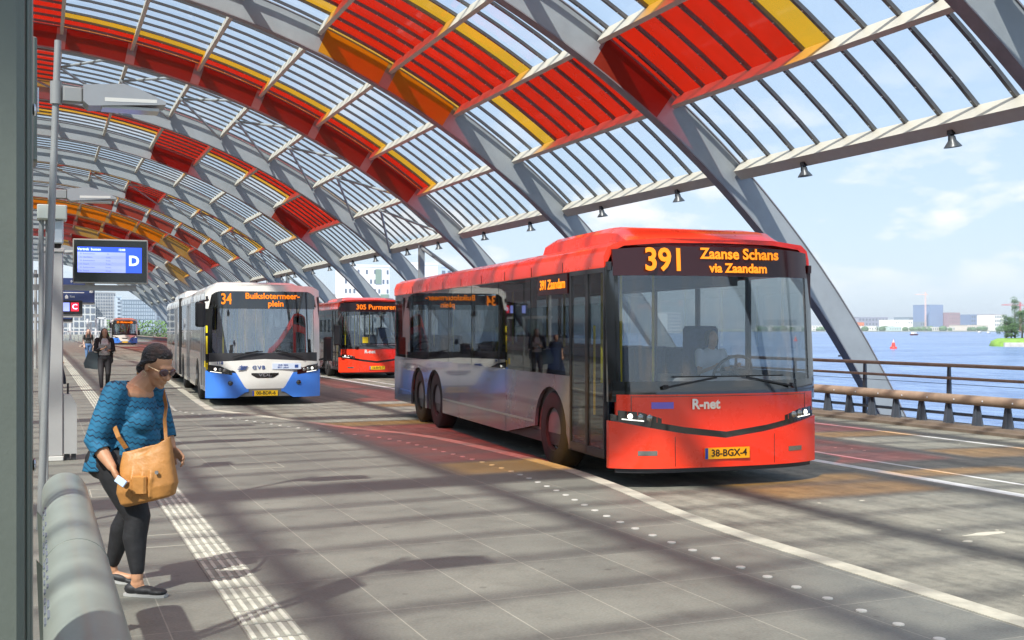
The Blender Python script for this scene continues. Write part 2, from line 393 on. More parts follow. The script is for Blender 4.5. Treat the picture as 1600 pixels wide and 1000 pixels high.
# ================================================================ GROUND, KERBS, MARKINGS
KERB = [(4.3,-16),(4.4,-6),(4.86,4.4),(4.98,7.8),(5.3,10),(5.47,11.8),(5.42,13.8),(5.2,15.9),(4.55,17.6),(3.79,20.2),(3.10,22.4),(3.07,23.4),(3.2,27),(3.9,41),(4.9,46),(5.3,50),(5.0,54),(3.7,60),(3.1,63),(3.9,80),(5.2,92),(3.2,104),(4.2,130),(4.2,200)]
def smooth(pts, n=5):
    out = []
    for i in range(len(pts)-1):
        p0 = Vector(pts[max(i-1,0)]); p1 = Vector(pts[i]); p2 = Vector(pts[i+1]); p3 = Vector(pts[min(i+2,len(pts)-1)])
        for k in range(n):
            t = k/n
            out.append(tuple(.5*((2*p1)+(-p0+p2)*t+(2*p0-5*p1+4*p2-p3)*t*t+(-p0+3*p1-3*p2+p3)*t**3)))
    return out+[pts[-1]]
KS = smooth(KERB)
def off(pts, d):
    r = []
    for i, p in enumerate(pts):
        a = Vector(pts[max(i-1,0)]); b = Vector(pts[min(i+1,len(pts)-1)]); t = (b-a).normalized(); r.append((p[0]+t.y*d, p[1]-t.x*d))
    return r
def strip(mb, A, B, z0, z1):
    """solid strip between two lines in plan"""
    rings = [[(a[0],a[1],z0),(b[0],b[1],z0),(b[0],b[1],z1),(a[0],a[1],z1)] for a, b in zip(A, B)]
    mb.loft(rings)

# ---- platform paving: slabs 0.6 x 0.9 with pale joints, per-slab tone, wear
m = bpy.data.materials.new('platform_slabs'); m.use_nodes = True; n, l = nt(m); b = n['Principled BSDF']
tc = n.new('ShaderNodeTexCoord'); mp = n.new('ShaderNodeMapping'); mp.inputs['Location'].default_value = (-0.03, 0.17, 0); l.new(tc.outputs['Object'], mp.inputs[0])
br = n.new('ShaderNodeTexBrick'); br.offset = 0; br.inputs['Scale'].default_value = 1.0; br.inputs['Brick Width'].default_value = .6; br.inputs['Row Height'].default_value = .9
br.inputs['Mortar Size'].default_value = .0045; br.inputs['Mortar Smooth'].default_value = .3; br.inputs['Color1'].default_value = (.163,.164,.138,1); br.inputs['Color2'].default_value = (.196,.196,.163,1); br.inputs['Mortar'].default_value = (.31,.30,.245,1)
l.new(mp.outputs[0], br.inputs['Vector'])
t1 = n.new('ShaderNodeTexNoise'); t1.inputs['Scale'].default_value = .55; t1.inputs['Detail'].default_value = 9; t1.inputs['Roughness'].default_value = .7; l.new(tc.outputs['Object'], t1.inputs['Vector'])
t2 = n.new('ShaderNodeTexNoise'); t2.inputs['Scale'].default_value = 60; t2.inputs['Detail'].default_value = 3; l.new(tc.outputs['Object'], t2.inputs['Vector'])
r1 = n.new('ShaderNodeMapRange'); r1.inputs['From Min'].default_value = .3; r1.inputs['From Max'].default_value = .72; r1.inputs['To Min'].default_value = .72; r1.inputs['To Max'].default_value = 1.16; l.new(t1.outputs['Fac'], r1.inputs['Value'])
r2 = n.new('ShaderNodeMapRange'); r2.inputs['From Min'].default_value = .3; r2.inputs['From Max'].default_value = .7; r2.inputs['To Min'].default_value = .86; r2.inputs['To Max'].default_value = 1.12; l.new(t2.outputs['Fac'], r2.inputs['Value'])
vo = n.new('ShaderNodeTexVoronoi'); vo.inputs['Scale'].default_value = 2.6; l.new(tc.outputs['Object'], vo.inputs['Vector'])
gm = n.new('ShaderNodeMapRange'); gm.inputs['From Min'].default_value = .045; gm.inputs['From Max'].default_value = .075; gm.inputs['To Min'].default_value = .70; gm.inputs['To Max'].default_value = 1.0; l.new(vo.outputs['Distance'], gm.inputs['Value'])
t3 = n.new('ShaderNodeTexNoise'); t3.inputs['Scale'].default_value = 2.2; t3.inputs['Detail'].default_value = 10; t3.inputs['Roughness'].default_value = .8; l.new(tc.outputs['Object'], t3.inputs['Vector'])
r3 = n.new('ShaderNodeMapRange'); r3.inputs['From Min'].default_value = .32; r3.inputs['From Max'].default_value = .5; r3.inputs['To Min'].default_value = .80; r3.inputs['To Max'].default_value = 1.0; l.new(t3.outputs['Fac'], r3.inputs['Value'])
m0 = n.new('ShaderNodeMath'); m0.operation = 'MULTIPLY'; l.new(gm.outputs[0], m0.inputs[0]); l.new(r3.outputs[0], m0.inputs[1])
m00 = n.new('ShaderNodeMath'); m00.operation = 'MULTIPLY'; l.new(m0.outputs[0], m00.inputs[0]); l.new(r1.outputs[0], m00.inputs[1])
mu = n.new('ShaderNodeMath'); mu.operation = 'MULTIPLY'; l.new(m00.outputs[0], mu.inputs[0]); l.new(r2.outputs[0], mu.inputs[1])
mx = n.new('ShaderNodeVectorMath'); mx.operation = 'SCALE'; l.new(br.outputs['Color'], mx.inputs[0]); l.new(mu.outputs[0], mx.inputs['Scale']); l.new(mx.outputs[0], b.inputs['Base Color'])
rr = n.new('ShaderNodeMapRange'); rr.inputs['To Min'].default_value = .38; rr.inputs['To Max'].default_value = .7; l.new(t1.outputs['Fac'], rr.inputs['Value']); l.new(rr.outputs[0], b.inputs['Roughness'])
bp = n.new('ShaderNodeBump'); bp.inputs['Strength'].default_value = .25; bp.inputs['Distance'].default_value = .01; l.new(t2.outputs['Fac'], bp.inputs['Height']); l.new(bp.outputs[0], b.inputs['Normal'])
m_plat = m

q = MB(); inner = off(KS, -0.02)
strip(q, [(-9.2, p[1]) for p in inner], inner, -.5, 0)
tag(q.build('platform', m_plat), kind='structure')
m_kerb = mat('pale_kerb_stone', (.40,.385,.31), .75, var=.22, scale=5, bump=.2)
q = MB(); strip(q, inner, off(KS, .14), -.5, .004); tag(q.build('kerb', m_kerb), kind='structure')

# ---- road: worn asphalt with patches, scuffs and oily tracks
m = bpy.data.materials.new('road_asphalt'); m.use_nodes = True; n, l = nt(m); b = n['Principled BSDF']
tc = n.new('ShaderNodeTexCoord')
def noise_n(sc_, det, st=None, rough=.65):
    t = n.new('ShaderNodeTexNoise'); t.inputs['Scale'].default_value = sc_; t.inputs['Detail'].default_value = det; t.inputs['Roughness'].default_value = rough
    if st:
        mp = n.new('ShaderNodeMapping'); mp.inputs['Scale'].default_value = st; l.new(tc.outputs['Object'], mp.inputs[0]); l.new(mp.outputs[0], t.inputs['Vector'])
    else: l.new(tc.outputs['Object'], t.inputs['Vector'])
    return t
a1 = noise_n(.5, 9); a2 = noise_n(110, 2); a3 = noise_n(1.6, 8, (3.0,.16,1)); a4 = noise_n(5, 10, None, .75)
cr = n.new('ShaderNodeValToRGB'); e = cr.color_ramp.elements; e[0].position = .3; e[0].color = (.155,.152,.124,1); e[1].position = .7; e[1].color = (.285,.275,.218,1); l.new(a1.outputs['Fac'], cr.inputs[0])
def mrng(src, f0, f1, t0, t1):
    r = n.new('ShaderNodeMapRange'); r.inputs['From Min'].default_value = f0; r.inputs['From Max'].default_value = f1; r.inputs['To Min'].default_value = t0; r.inputs['To Max'].default_value = t1; l.new(src, r.inputs['Value']); return r.outputs[0]
def mul(a, c):
    mm = n.new('ShaderNodeMath'); mm.operation = 'MULTIPLY'; l.new(a, mm.inputs[0]); l.new(c, mm.inputs[1]); return mm.outputs[0]
k = mul(mul(mrng(a2.outputs['Fac'], .3, .7, .78, 1.2), mrng(a3.outputs['Fac'], .36, .6, .72, 1.06)), mrng(a4.outputs['Fac'], .34, .55, .66, 1.06))
vs = n.new('ShaderNodeVectorMath'); vs.operation = 'SCALE'; l.new(cr.outputs[0], vs.inputs[0]); l.new(k, vs.inputs['Scale'])
# tyre tracks along the lane: two dark bands wandering a little
sx = n.new('ShaderNodeSeparateXYZ'); l.new(tc.outputs['Object'], sx.inputs[0])
wn = noise_n(.12, 2); wa = n.new('ShaderNodeMath'); wa.operation = 'MULTIPLY_ADD'; wa.inputs[1].default_value = .7; l.new(wn.outputs['Fac'], wa.inputs[0]); l.new(sx.outputs['X'], wa.inputs[2])
pp = n.new('ShaderNodeMath'); pp.operation = 'PINGPONG'; pp.inputs[1].default_value = 1.0; ad = n.new('ShaderNodeMath'); ad.operation = 'SUBTRACT'; ad.inputs[1].default_value = 7.1; l.new(wa.outputs[0], ad.inputs[0]); l.new(ad.outputs[0], pp.inputs[0])
tr = mrng(pp.outputs[0], 0, .30, .64, 1.0)
vs2 = n.new('ShaderNodeVectorMath'); vs2.operation = 'SCALE'; l.new(vs.outputs[0], vs2.inputs[0]); l.new(tr, vs2.inputs['Scale'])
l.new(vs2.outputs[0], b.inputs['Base Color']); l.new(mrng(a1.outputs['Fac'], .3, .7, .55, .85), b.inputs['Roughness'])
bp = n.new('ShaderNodeBump'); bp.inputs['Strength'].default_value = .5; bp.inputs['Distance'].default_value = .01; l.new(a2.outputs['Fac'], bp.inputs['Height']); l.new(bp.outputs[0], b.inputs['Normal'])
m_road = m
q = MB(); q.box(2.2, 14.05, -16, 205, ROAD-.6, ROAD); tag(q.build('road', m_road), kind='structure')

# painted lines on the road
m_line = mat('worn_road_paint', (.62,.62,.60), .6, var=.18, scale=3)
def line(x0, w, y0, y1, name='road_marking', mm=None, x1=None):
    x1 = x0 if x1 is None else x1
    q = MB(); strip(q, [(x0-w/2,y0),(x1-w/2,y1)], [(x0+w/2,y0),(x1+w/2,y1)], ROAD, ROAD+.004)
    return tag(q.build(name, mm or m_line), kind='structure')
line(9.3, .17, -16, 200); line(9.95, .06, -16, 60); line(12.97, .07, -16, 200)
q = MB()                      # scraped remnant of an older marking
rng = random.Random(3)
def blob(cx, cy, lx, ly, nn=14):
    pts = []
    for k in range(nn):
        a = 2*math.pi*k/nn; r = 1+rng.uniform(-.25,.25); pts.append((cx+lx*r*math.cos(a), cy+ly*r*math.sin(a)))
    q.prism(pts, ROAD, ROAD+.003, 'z')
blob(7.3, 7.1, .22, .05); blob(8.6, 7.0, .10, .03); blob(7.15, 6.2, .05, .02); blob(8.7, 6.3, .12, .02); blob(6.9, 6.9, .04, .03)
for _ in range(60): blob(rng.uniform(5.6,13.5), rng.uniform(3.5,24), rng.uniform(.01,.035), rng.uniform(.01,.025), 6)
tag(q.build('road_marking', mat('pale_scuff', (.50,.47,.38), .7)), kind='structure')

# round studs let into the paving along the kerb
m_stud = mat('stud_ceramic', (.50,.49,.44), .4)
st = MB(); path = off(KS, -.60); dist = 0; prev = None; nxt = 0; kept = []
for a, c in zip(path[:-1], path[1:]):
    A = Vector(a); B = Vector(c); L = (B-A).length
    while nxt <= L:
        p = A.lerp(B, nxt/L); kept.append((p.x, p.y)); nxt += .31
    nxt -= L
kept = [p for p in kept if 2.5 < p[1] < 75][:110]
md = MB(); md.lathe([(.0,-.004),(.033,-.004),(.031,.003),(.0,.004)], (0,0,0), 'z', 12); sdm = md.build('kerb_stud', m_stud)
tag(sdm, 'round white stud set flush in the paving along the kerb edge', 'stud', 'white studs in a line beside the kerb'); sdm.location = (kept[0][0], kept[0][1], .003)
for p in kept[1:]:
    o = sdm.copy(); C.objects.link(o); o.location = (p[0], p[1], .003)

# tactile strip
m = bpy.data.materials.new('tactile_tiles'); m.use_nodes = True; n, l = nt(m); b = n['Principled BSDF']
tc = n.new('ShaderNodeTexCoord'); 
br = n.new('ShaderNodeTexBrick'); br.offset = 0; br.inputs['Scale'].default_value = 1; br.inputs['Brick Width'].default_value = .30; br.inputs['Row Height'].default_value = .30; br.inputs['Mortar Size'].default_value = .008
br.inputs['Color1'].default_value = (.33,.33,.27,1); br.inputs['Color2'].default_value = (.27,.272,.23,1); br.inputs['Mortar'].default_value = (.17,.16,.14,1)
mp = n.new('ShaderNodeMapping'); mp.inputs['Location'].default_value = (.0,0,0); l.new(tc.outputs['Object'], mp.inputs[0]); l.new(mp.outputs[0], br.inputs['Vector'])
t1 = n.new('ShaderNodeTexNoise'); t1.inputs['Scale'].default_value = 5; t1.inputs['Detail'].default_value = 9; l.new(tc.outputs['Object'], t1.inputs['Vector'])
mr = n.new('ShaderNodeMapRange'); mr.inputs['From Min'].default_value = .3; mr.inputs['From Max'].default_value = .65; mr.inputs['To Min'].default_value = .65; mr.inputs['To Max'].default_value = 1.12; l.new(t1.outputs['Fac'], mr.inputs['Value'])
v = n.new('ShaderNodeVectorMath'); v.operation = 'SCALE'; l.new(br.outputs['Color'], v.inputs[0]); l.new(mr.outputs[0], v.inputs['Scale']); l.new(v.outputs[0], b.inputs['Base Color']); b.inputs['Roughness'].default_value = .7
q = MB(); q.box(0, .29, 0, 130, 0, .004)
o = q.build('tactile_strip', m); o.location = (.99, -.5, 0); tag(o, kind='structure'); q = MB()
for k in range(5):
    x = .029+.058*k
    for j in range(430): q.box(x-.012, x+.012, j*.3+.02, j*.3+.28, .004, .009)
o = q.build('tactile_strip', mat('tactile_rib_stone', (.50,.50,.42), .7, var=.3, scale=5)); o.location = (.99, -.5, 0); tag(o, kind='structure')
# rectangular covers let into the paving (fine pale frames)
m_fr = mat('pale_joint', (.38,.36,.30), .6)
for i, (x, y, sx_, sy_, lab) in enumerate([(.62,8.55,.62,.5,'paving hatch outline crossing the tactile strip by the woman'), (.45,11.3,.5,.55,'paving hatch outline just beyond the woman in blue'), (2.05,12.9,.55,.6,'small paving hatch outline in the sunlit middle of the platform'),(1.55,25.5,.5,2.2,'long paving hatch outline between the walking woman and the white bus')]):
    q = MB(); t = .008
    q.box(x,x+sx_,y,y+t,0,.003); q.box(x,x+sx_,y+sy_-t,y+sy_,0,.003); q.box(x,x+t,y+t,y+sy_-t,0,.003); q.box(x+sx_-t,x+sx_,y+t,y+sy_-t,0,.003)
    tag(q.build('access_hatch', m_fr), lab, 'hatch')

# ---- deck edge, crash barrier and handrail over the water
q = MB(); q.prism([(14.05,-.9),(14.62,-.9),(14.62,-.02),(14.18,-.02),(14.16,-.06),(14.05,-.07)], -16, 205, 'y'); tag(q.build('deck_edge', mat('brown_stained_concrete', (.15,.115,.085), .85, var=.25, scale=2.5, bump=.3, bscale=30)), kind='structure')
rail_m = mat('grey_blue_rail_paint', (.085,.10,.125), .45, .2, var=.15, scale=6)
rail2 = mat('brown_tube_paint', (.33,.235,.165), .45, .1, var=.25, scale=3)  # brown tone varied by noise
bar = thing('crash_barrier', 'low crash barrier of thick tube on tapered posts along the deck edge', 'crash barrier', (14.32,0,-.02))
y0b, y1b = 3.0, 200.0
q = MB(); q.tube([(0,y0b,.42),(0,y1b,.42)], .085, 14); q.build('rail', rail2, bar, auto=40)
q = MB(); q.tube([(.1,y0b,.16),(.1,y1b,.16)], .028, 8); q.build('lower_rail', rail_m, bar, auto=40)
q = MB()
for k in range(60):
    y = 4+.62*k; q.ell((-.085,y,.42), (.012,.016,.016), 6, 4)
q.build('bolts', bolt_m, bar)['kind'] = 'stuff'
pm = MB(); pm.prism([(-.115,0),(.115,0),(.055,.36),(-.055,.36)], -.012, .012, 'x'); pm.prism([(-.05,0),(.13,0),(.05,.36),(-.03,.36)], -.012, .012, 'y') 
p0 = pm.build('post', rail_m, bar); p0.location = (.03, y0b+.9, 0)
k = 1
while k < 99:
    o = p0.copy(); C.objects.link(o); o.parent = bar; o.location = (.03, y0b+.9+.64*k, 0); k += 1
q = MB()
for j in range(99, 300):
    y = y0b+.9+.64*j; q.add([(0,y-.12,0),(.09,y-.12,0),(.09,y+.12,0),(0,y+.12,0),(0,y-.07,.36),(.09,y-.07,.36),(.09,y+.07,.36),(0,y+.07,.36)], [(0,3,2,1),(4,5,6,7),(0,1,5,4),(1,2,6,5),(2,3,7,6),(3,0,4,7)])
o = q.build('posts', rail_m, bar); o['kind'] = 'stuff'
hr = thing('handrail', 'two-bar handrail above the crash barrier at the edge of the deck', 'handrail', (14.5,0,-.02))
for z, r_ in ((.98,.034),(.76,.026)):
    q = MB(); q.tube([(0,3,z),(0,200,z)], r_, 10); q.build('bar', rail2, hr, auto=40)
q = MB(); q.tube([(0,3,.66),(0,60,.655)], .005, 5); q.build('cable', black, hr)
pm = MB(); pm.prism([(-.05,0),(.05,0),(.04,.6),(.022,1.0),(-.022,1.0),(-.04,.6)], -.02, .02, 'x'); p0 = pm.build('post', rail_m, hr); p0.location = (.03, 4.2, 0)
for k in range(1, 90):
    o = p0.copy(); C.objects.link(o); o.parent = hr; o.location = (.03, 4.2+2.15*k, 0)

# ---- water and land
m = bpy.data.materials.new('harbour_water'); m.use_nodes = True; n, l = nt(m); b = n['Principled BSDF']
b.inputs['Base Color'].default_value = (.055,.10,.17,1); b.inputs['Roughness'].default_value = .22; b.inputs['IOR'].default_value = 1.33; b.inputs['Specular IOR Level'].default_value = .6
tc = n.new('ShaderNodeTexCoord')
def wav(s, st, d=3):
    mp = n.new('ShaderNodeMapping'); mp.inputs['Scale'].default_value = st; l.new(tc.outputs['Object'], mp.inputs[0])
    t = n.new('ShaderNodeTexNoise'); t.inputs['Scale'].default_value = s; t.inputs['Detail'].default_value = d; t.inputs['Roughness'].default_value = .6; l.new(mp.outputs[0], t.inputs['Vector']); return t.outputs['Fac']
w1 = wav(.9, (1,.45,1), 5); w2 = wav(.05, (1,.35,1), 3)
s1 = n.new('ShaderNodeMath'); s1.operation = 'MULTIPLY_ADD'; s1.inputs[1].default_value = .5; l.new(w2, s1.inputs[0]); l.new(w1, s1.inputs[2])
bp = n.new('ShaderNodeBump'); bp.inputs['Strength'].default_value = 1.0; bp.inputs['Distance'].default_value = .75; l.new(s1.outputs[0], bp.inputs['Height']); l.new(bp.outputs[0], b.inputs['Normal'])
cr = n.new('ShaderNodeValToRGB'); cr.color_ramp.elements[0].position = .42; cr.color_ramp.elements[0].color = (.07,.13,.29,1); cr.color_ramp.elements[1].position = .57; cr.color_ramp.elements[1].color = (.17,.26,.44,1)
w3 = wav(.012, (.5,1.6,1), 4); w4 = wav(.55, (1,.4,1), 6); s3 = n.new('ShaderNodeMath'); s3.operation = 'ADD'; l.new(w3, s3.inputs[0]); l.new(w4, s3.inputs[1]); s4 = n.new('ShaderNodeMath'); s4.operation = 'MULTIPLY'; s4.inputs[1].default_value = .5; l.new(s3.outputs[0], s4.inputs[0]); l.new(s4.outputs[0], cr.inputs[0]); l.new(cr.outputs[0], b.inputs['Base Color'])
q = MB(); q.add([(-9000,-9000,WATER),(9000,-9000,WATER),(9000,9000,WATER),(-9000,9000,WATER)], [(0,1,2,3)]); tag(q.build('water', m), kind='structure')
m_land = mat('city_ground', (.16,.15,.13), .9, var=.25, scale=.02)
q = MB(); q.prism([(-1200,-200),(-9.2,-200),(-9.2,205),(70,205),(110,420),(120,1500),(-1200,1500)], WATER-1, -.15, 'z'); tag(q.build('ground', m_land), kind='structure')
# carriageway continuing past the end of the roof
q = MB(); q.box(-6, 14.6, 205.02, 420, -.15, -.1); tag(q.build('road', m_road), kind='structure')

# long station wall on the landward side of the platform
sw = thing('station_wall', 'pale grey panelled station wall with a band of windows left of the platform', 'wall', (-9.2,0,0))
mw_ = mat('station_panel', (.42,.43,.43), .5, var=.08, scale=1)
q = MB()
for k in range(44): q.box(-.3, 0, -14+5*k+.02, -14+5*k+4.98, 0, 1.0); q.box(-.3, 0, -14+5*k+.02, -14+5*k+4.98, 3.0, 5.2)
q.build('panelling', mw_, sw)
q = MB()
for k in range(45): q.box(-.28, .04, -14.06+5*k, -13.94+5*k, 1.0, 3.0)
q.build('mullion', steel, sw)
q = MB(); q.box(-.2, -.16, -14, 206, 1.0, 3.0); q.build('window_band', mat('dark_window', (.03,.04,.05), .08, spec=.8), sw)
# ================================================================ BUSES
p_red = mat('red_bus_paint', (.90,.045,.012), .28, coat=.6, var=.04, scale=2, rvar=.05)
p_white = mat('white_bus_paint', (.74,.73,.68), .3, coat=.5, var=.04, scale=2)
p_blue = mat('blue_bus_paint', (.055,.22,.75), .3, coat=.5, var=.04, scale=2)
p_silver = mat('grey_bus_side_paint', (.17,.175,.20), .26, .3, coat=.55, var=.25, scale=1.5, rvar=.04)
p_silver2 = mat('silver_bus_side_paint', (.36,.36,.37), .2, .4, coat=.8, var=.10, scale=1.5, rvar=.04)
p_dark = mat('dark_grey_trim', (.03,.03,.033), .4, var=.2, scale=5)
p_maroon = mat('tinted_display_glass', (.030,.006,.007), .12, spec=.5)
p_dispblk = mat('black_display_glass', (.008,.009,.008), .08, coat=1, spec=.8)
w_screen = glass('bus_windscreen_glass', (.92,.94,.94), .07, .015)
w_screen2 = glass('reflecting_windscreen_glass', (.88,.90,.90), .26, .012)
w_screen3 = glass('glossy_windscreen_glass', (.94,.96,.96), .09, .02)
w_side = glass('bus_side_glass', (.58,.61,.62), .10, .015)
w_door = glass('bus_door_glass', (.70,.74,.74), .10, .02)
amber = mat('amber_led', (.35,.10,.005), .5, emit=(1.0,.22,.004), estr=.62)
hl_on = mat('headlight_lamp', (.9,.9,.85), .2, emit=(1,.97,.86), estr=.9)
hl_gl = mat('headlight_reflector', (.35,.36,.34), .12, .8)
seat_m = mat('blue_seat_fabric', (.03,.05,.14), .8, var=.3, scale=30)
yel = mat('yellow_grab_pole', (.85,.65,.02), .35)
plate_m = mat('yellow_number_plate', (.85,.52,.01), .4)
int_m = mat('bus_interior_grey', (.16,.165,.17), .6, var=.1, scale=3)
dash_m = mat('dashboard_grey', (.22,.22,.23), .45, var=.1, scale=4)
inter_light = mat('interior_cove_white', (.55,.55,.52), .5)

def yf(x, z):
    return .24*abs(x/1.275)**4 + .03*abs(x/1.275) + (max(0, z-1.05)*.075)
def patch(name, m, parent, x0, x1, zlo, zhi, offs=0, nx=20, nz=6, th=.03, smooth=True):
    f = zlo if callable(zlo) else (lambda x: zlo); g = zhi if callable(zhi) else (lambda x: zhi)
    q = MB(); nx = max(2, int(nx)); A = []; B = []
    for i in range(nx+1):
        x = x0+(x1-x0)*i/nx; a, b = f(x), max(g(x), f(x)+.001)
        for j in range(nz+1):
            z = a+(b-a)*j/nz; y = yf(x, z)-offs
            A.append((x,y,z)); B.append((x,y+th,z))
    W = nz+1; N = len(A); fs = []
    for i in range(nx):
        for j in range(nz):
            a = i*W+j; fs.append((a, a+W, a+W+1, a+1)); fs.append((N+a, N+a+1, N+a+W+1, N+a+W))
    for i in range(nx):
        a = i*W; fs.append((a, N+a, N+a+W, a+W)); a = i*W+nz; fs.append((a, a+W, N+a+W, N+a))
    for j in range(nz):
        a = j; fs.append((a, a+1, N+a+1, N+a)); a = nx*W+j; fs.append((a, N+a, N+a+1, a+1))
    q.add(A+B, fs)
    return q.build(name, m, parent, auto=35)
def interp(pts):
    def f(x):
        for (xa, za), (xb, zb) in zip(pts[:-1], pts[1:]):
            if x <= xb: 
                t = (x-xa)/(xb-xa) if xb > xa else 0
                return za+(zb-za)*max(0, t)
        return pts[-1][1]
    return f

def lower_side(parent, x, a, b, axles, m, zt=1.16, zb=.30, ra=.57, name='side_panel'):
    top = [(a,zt),(b,zt)]
    bot = []; y = b
    ys = sorted(set([a,b]+[min(b,max(a, ax+ra*math.cos(math.pi*k/14))) for ax in axles for k in range(15) if a-.001 <= ax+ra*math.cos(math.pi*k/14) <= b+.001]))
    def zb_(y):
        z = zb
        for ax in axles:
            d = abs(y-ax)
            if d < ra: z = max(z, .48+math.sqrt(ra*ra-d*d)*.92)
        return min(z, zt-.05)
    for y in reversed(ys): bot.append((y, zb_(y)))
    for ax in axles:           # vertical jumps at the arch edges are fine: bottom edge simply steps up
        pass
    q = MB(); pts = [(a,zt)] + [(b,zt)] + bot
    q.prism(pts, x-.02 if x > 0 else x-.02, x+.02, 'x')
    return q.build(name, m, parent)

def make_wheel(parent, side, y, m_rim):
    t = MB(); s = side; xo = s*1.225
    t.lathe([(.27,-.14),(.44,-.145),(.475,-.11),(.48,0),(.475,.11),(.44,.145),(.27,.14),(.262,.1),(.262,-.1),(.27,-.14)], (0,0,0), 'x', 28, False)
    o = t.build('tyre', rubber, parent, auto=50); o.location = (xo-s*.13, y, .48)
    r = MB(); d = s
    r.lathe([(.0,d*.02),(.09,d*.02),(.10,d*.075),(.15,d*.06),(.17,d*.0),(.25,-d*.02),(.265,d*.09),(.285,d*.13),(.275,d*.05),(.27,-d*.1),(0,-d*.1)], (0,0,0), 'x', 28)
    for k in range(10):
        a = 2*math.pi*k/10; r.lathe([(0,-.02),(.018,-.02),(.018,.04),(0,.045)], (d*.03, .125*math.cos(a), .125*math.sin(a)), 'x', 6)
    ro = r.build('rim', m_rim, o, auto=40)
    return o

def make_bus(label, loc, rz, P, group):
    b = thing('bus', label, 'bus', loc, rz, group)
    L = P['len']; ax = P['axles']; side = P['side']; body = P['body']; W = 1.275; zt = 1.16
    ztop = P.get('ztop', 2.38)
    # chassis, floor, wheel housings
    q = MB(); q.box(-1.2,1.2,.55,L-.1,.28,.42)
    q.build('chassis', p_dark, b)
    q = MB(); q.box(-1.2,1.2,.35,L-.1,.425,.46)
    for a in ax: 
        for s in (-1,1): q.box(min(s*1.2,s*.75), max(s*1.2,s*.75), a-.62, a+.62, .46, 1.06)
    q.build('floor', int_m, b)
    # side panels: split at the seams
    doors = P['doors']
    for s in (-1, 1):
        cuts = [.30]; 
        dd = doors if s < 0 else []
        for d in dd: cuts += [d[0], d[1]]
        cuts += [L-.02]
        segs = []; y = .30
        for d in dd:
            if d[0]-y > .15: segs.append((y, d[0]))
            y = d[1]
        segs.append((y, L-.02))
        for (a, c) in segs:
            n = max(1, round((c-a)/2.3)); ys = [a+(c-a)*k/n for k in range(n+1)]
            for k in range(1, n):          # keep the seams off the wheel arches
                for A in ax:
                    if abs(ys[k]-A) < .62: ys[k] = A+.64 if ys[k] > A else A-.64
            for k in range(n):
                if ys[k+1]-ys[k] > .1: lower_side(b, s*(W-.02), ys[k]+.006, ys[k+1]-.006, ax, side, zt)
        # dark band behind the panes, with openings: top rail, waist rail, pillars
        yr = L-.05
        q = MB(); xs = sorted((s*(W-.055), s*(W-.015)))
        q.box(xs[0],xs[1],.30,yr,ztop-.03,ztop+.06); q.box(xs[0],xs[1],(doors[0][1] if s<0 else .30),yr,zt-.06,zt+.05)
        wy = (doors[0][1]+.02) if s < 0 else .32
        spans = []; y = wy
        for d in dd[1:]: spans.append((y, d[0])); y = d[1]
        spans.append((y, yr))
        panes = []
        for (a, c) in spans:
            n = max(1, round((c-a)/1.45))
            for k in range(n): panes.append((a+(c-a)*k/n, a+(c-a)*(k+1)/n))
            for k in range(n+1):
                yy = a+(c-a)*k/n; q.box(xs[0],xs[1],max(a,yy-.04),min(c,yy+.04),zt+.05,ztop-.03)
        q.build('window_frame', p_dark, b)
        for (a, c) in panes:
            q = MB(); x = s*(W-.006); x2 = s*(W-.012)
            q.box(min(x,x2), max(x,x2), a+.012, c-.012, zt+.0, ztop+.04)
            q.build('side_window', P.get('sglass', w_side), b)
        # skirt bright line
        if P.get('line'):
            x = sorted((s*(W), s*(W+.006))); y = doors[0][1]+.1
            for A in ax+[L]:
                if A-.6 > y: bx('trim_line', chrome, b, x[0],x[1],y,min(A-.6,L-.1),.52,.55)
                y = A+.6
    # doors
    for d in doors:
        q = MB(); x0, x1 = -W-.003, -W+.04; w = d[1]-d[0]; fw = .035
        for (a, c) in ((d[0], d[0]+w/2), (d[0]+w/2, d[1])):
            q.box(x0,x1,a+.004,a+fw,.32,ztop); q.box(x0,x1,c-fw,c-.004,.32,ztop); q.box(x0,x1,a+fw,c-fw,.32,.40); q.box(x0,x1,a+fw,c-fw,ztop-.05,ztop)
        o = q.build('door', P['doorframe'], b)
        q = MB()
        for (a, c) in ((d[0], d[0]+w/2), (d[0]+w/2, d[1])): q.box(x0+.012,x0+.018,a+fw,c-fw,.40,ztop-.05)
        q.build('door_glass', w_door, o)
        q = MB()
        for a in (d[0]+w/2-.07, d[0]+w/2+.07): q.tube([(-W+.07,a,.75),(-W+.07,a,1.75)], .014, 6)
        q.build('door_handle', yel, o)
    # roof shell
    prof = [(-W,ztop),(-W-.002,ztop+.12),(-1.235,ztop+.225),(-1.12,ztop+.285),(-.7,ztop+.315),(0,ztop+.325)]
    prof = prof + [(-x,z) for x, z in prof[-2::-1]]
    q = MB()
    def ring(f, dz=0):
        return [(x, f(x,z), z) for x, z in prof] + [(x*.96, f(x,z)+.0, z-.05) for x, z in reversed(prof)]
    ys = [None, .5] + [L*k/10 for k in range(1,10)] + [L-.06, L]
    rings = [ring(lambda x, z: yf(x, z)+.0)] + [ring(lambda x, z, y=y: y) for y in ys[1:]]
    q.loft(rings); q.build('roof', P['roofm'], b, auto=40)
    q = MB()                              # seams over the cove panels
    for s in (-1,1):
        for k in range(1, int(L/1.15)): q.box(s*W-.004 if s>0 else -W-.006, s*W+.006 if s>0 else -W+.004, .5+1.15*k-.005, .5+1.15*k+.005, ztop+.005, ztop+.12)
    q.build('roof_seams', p_dark, b)
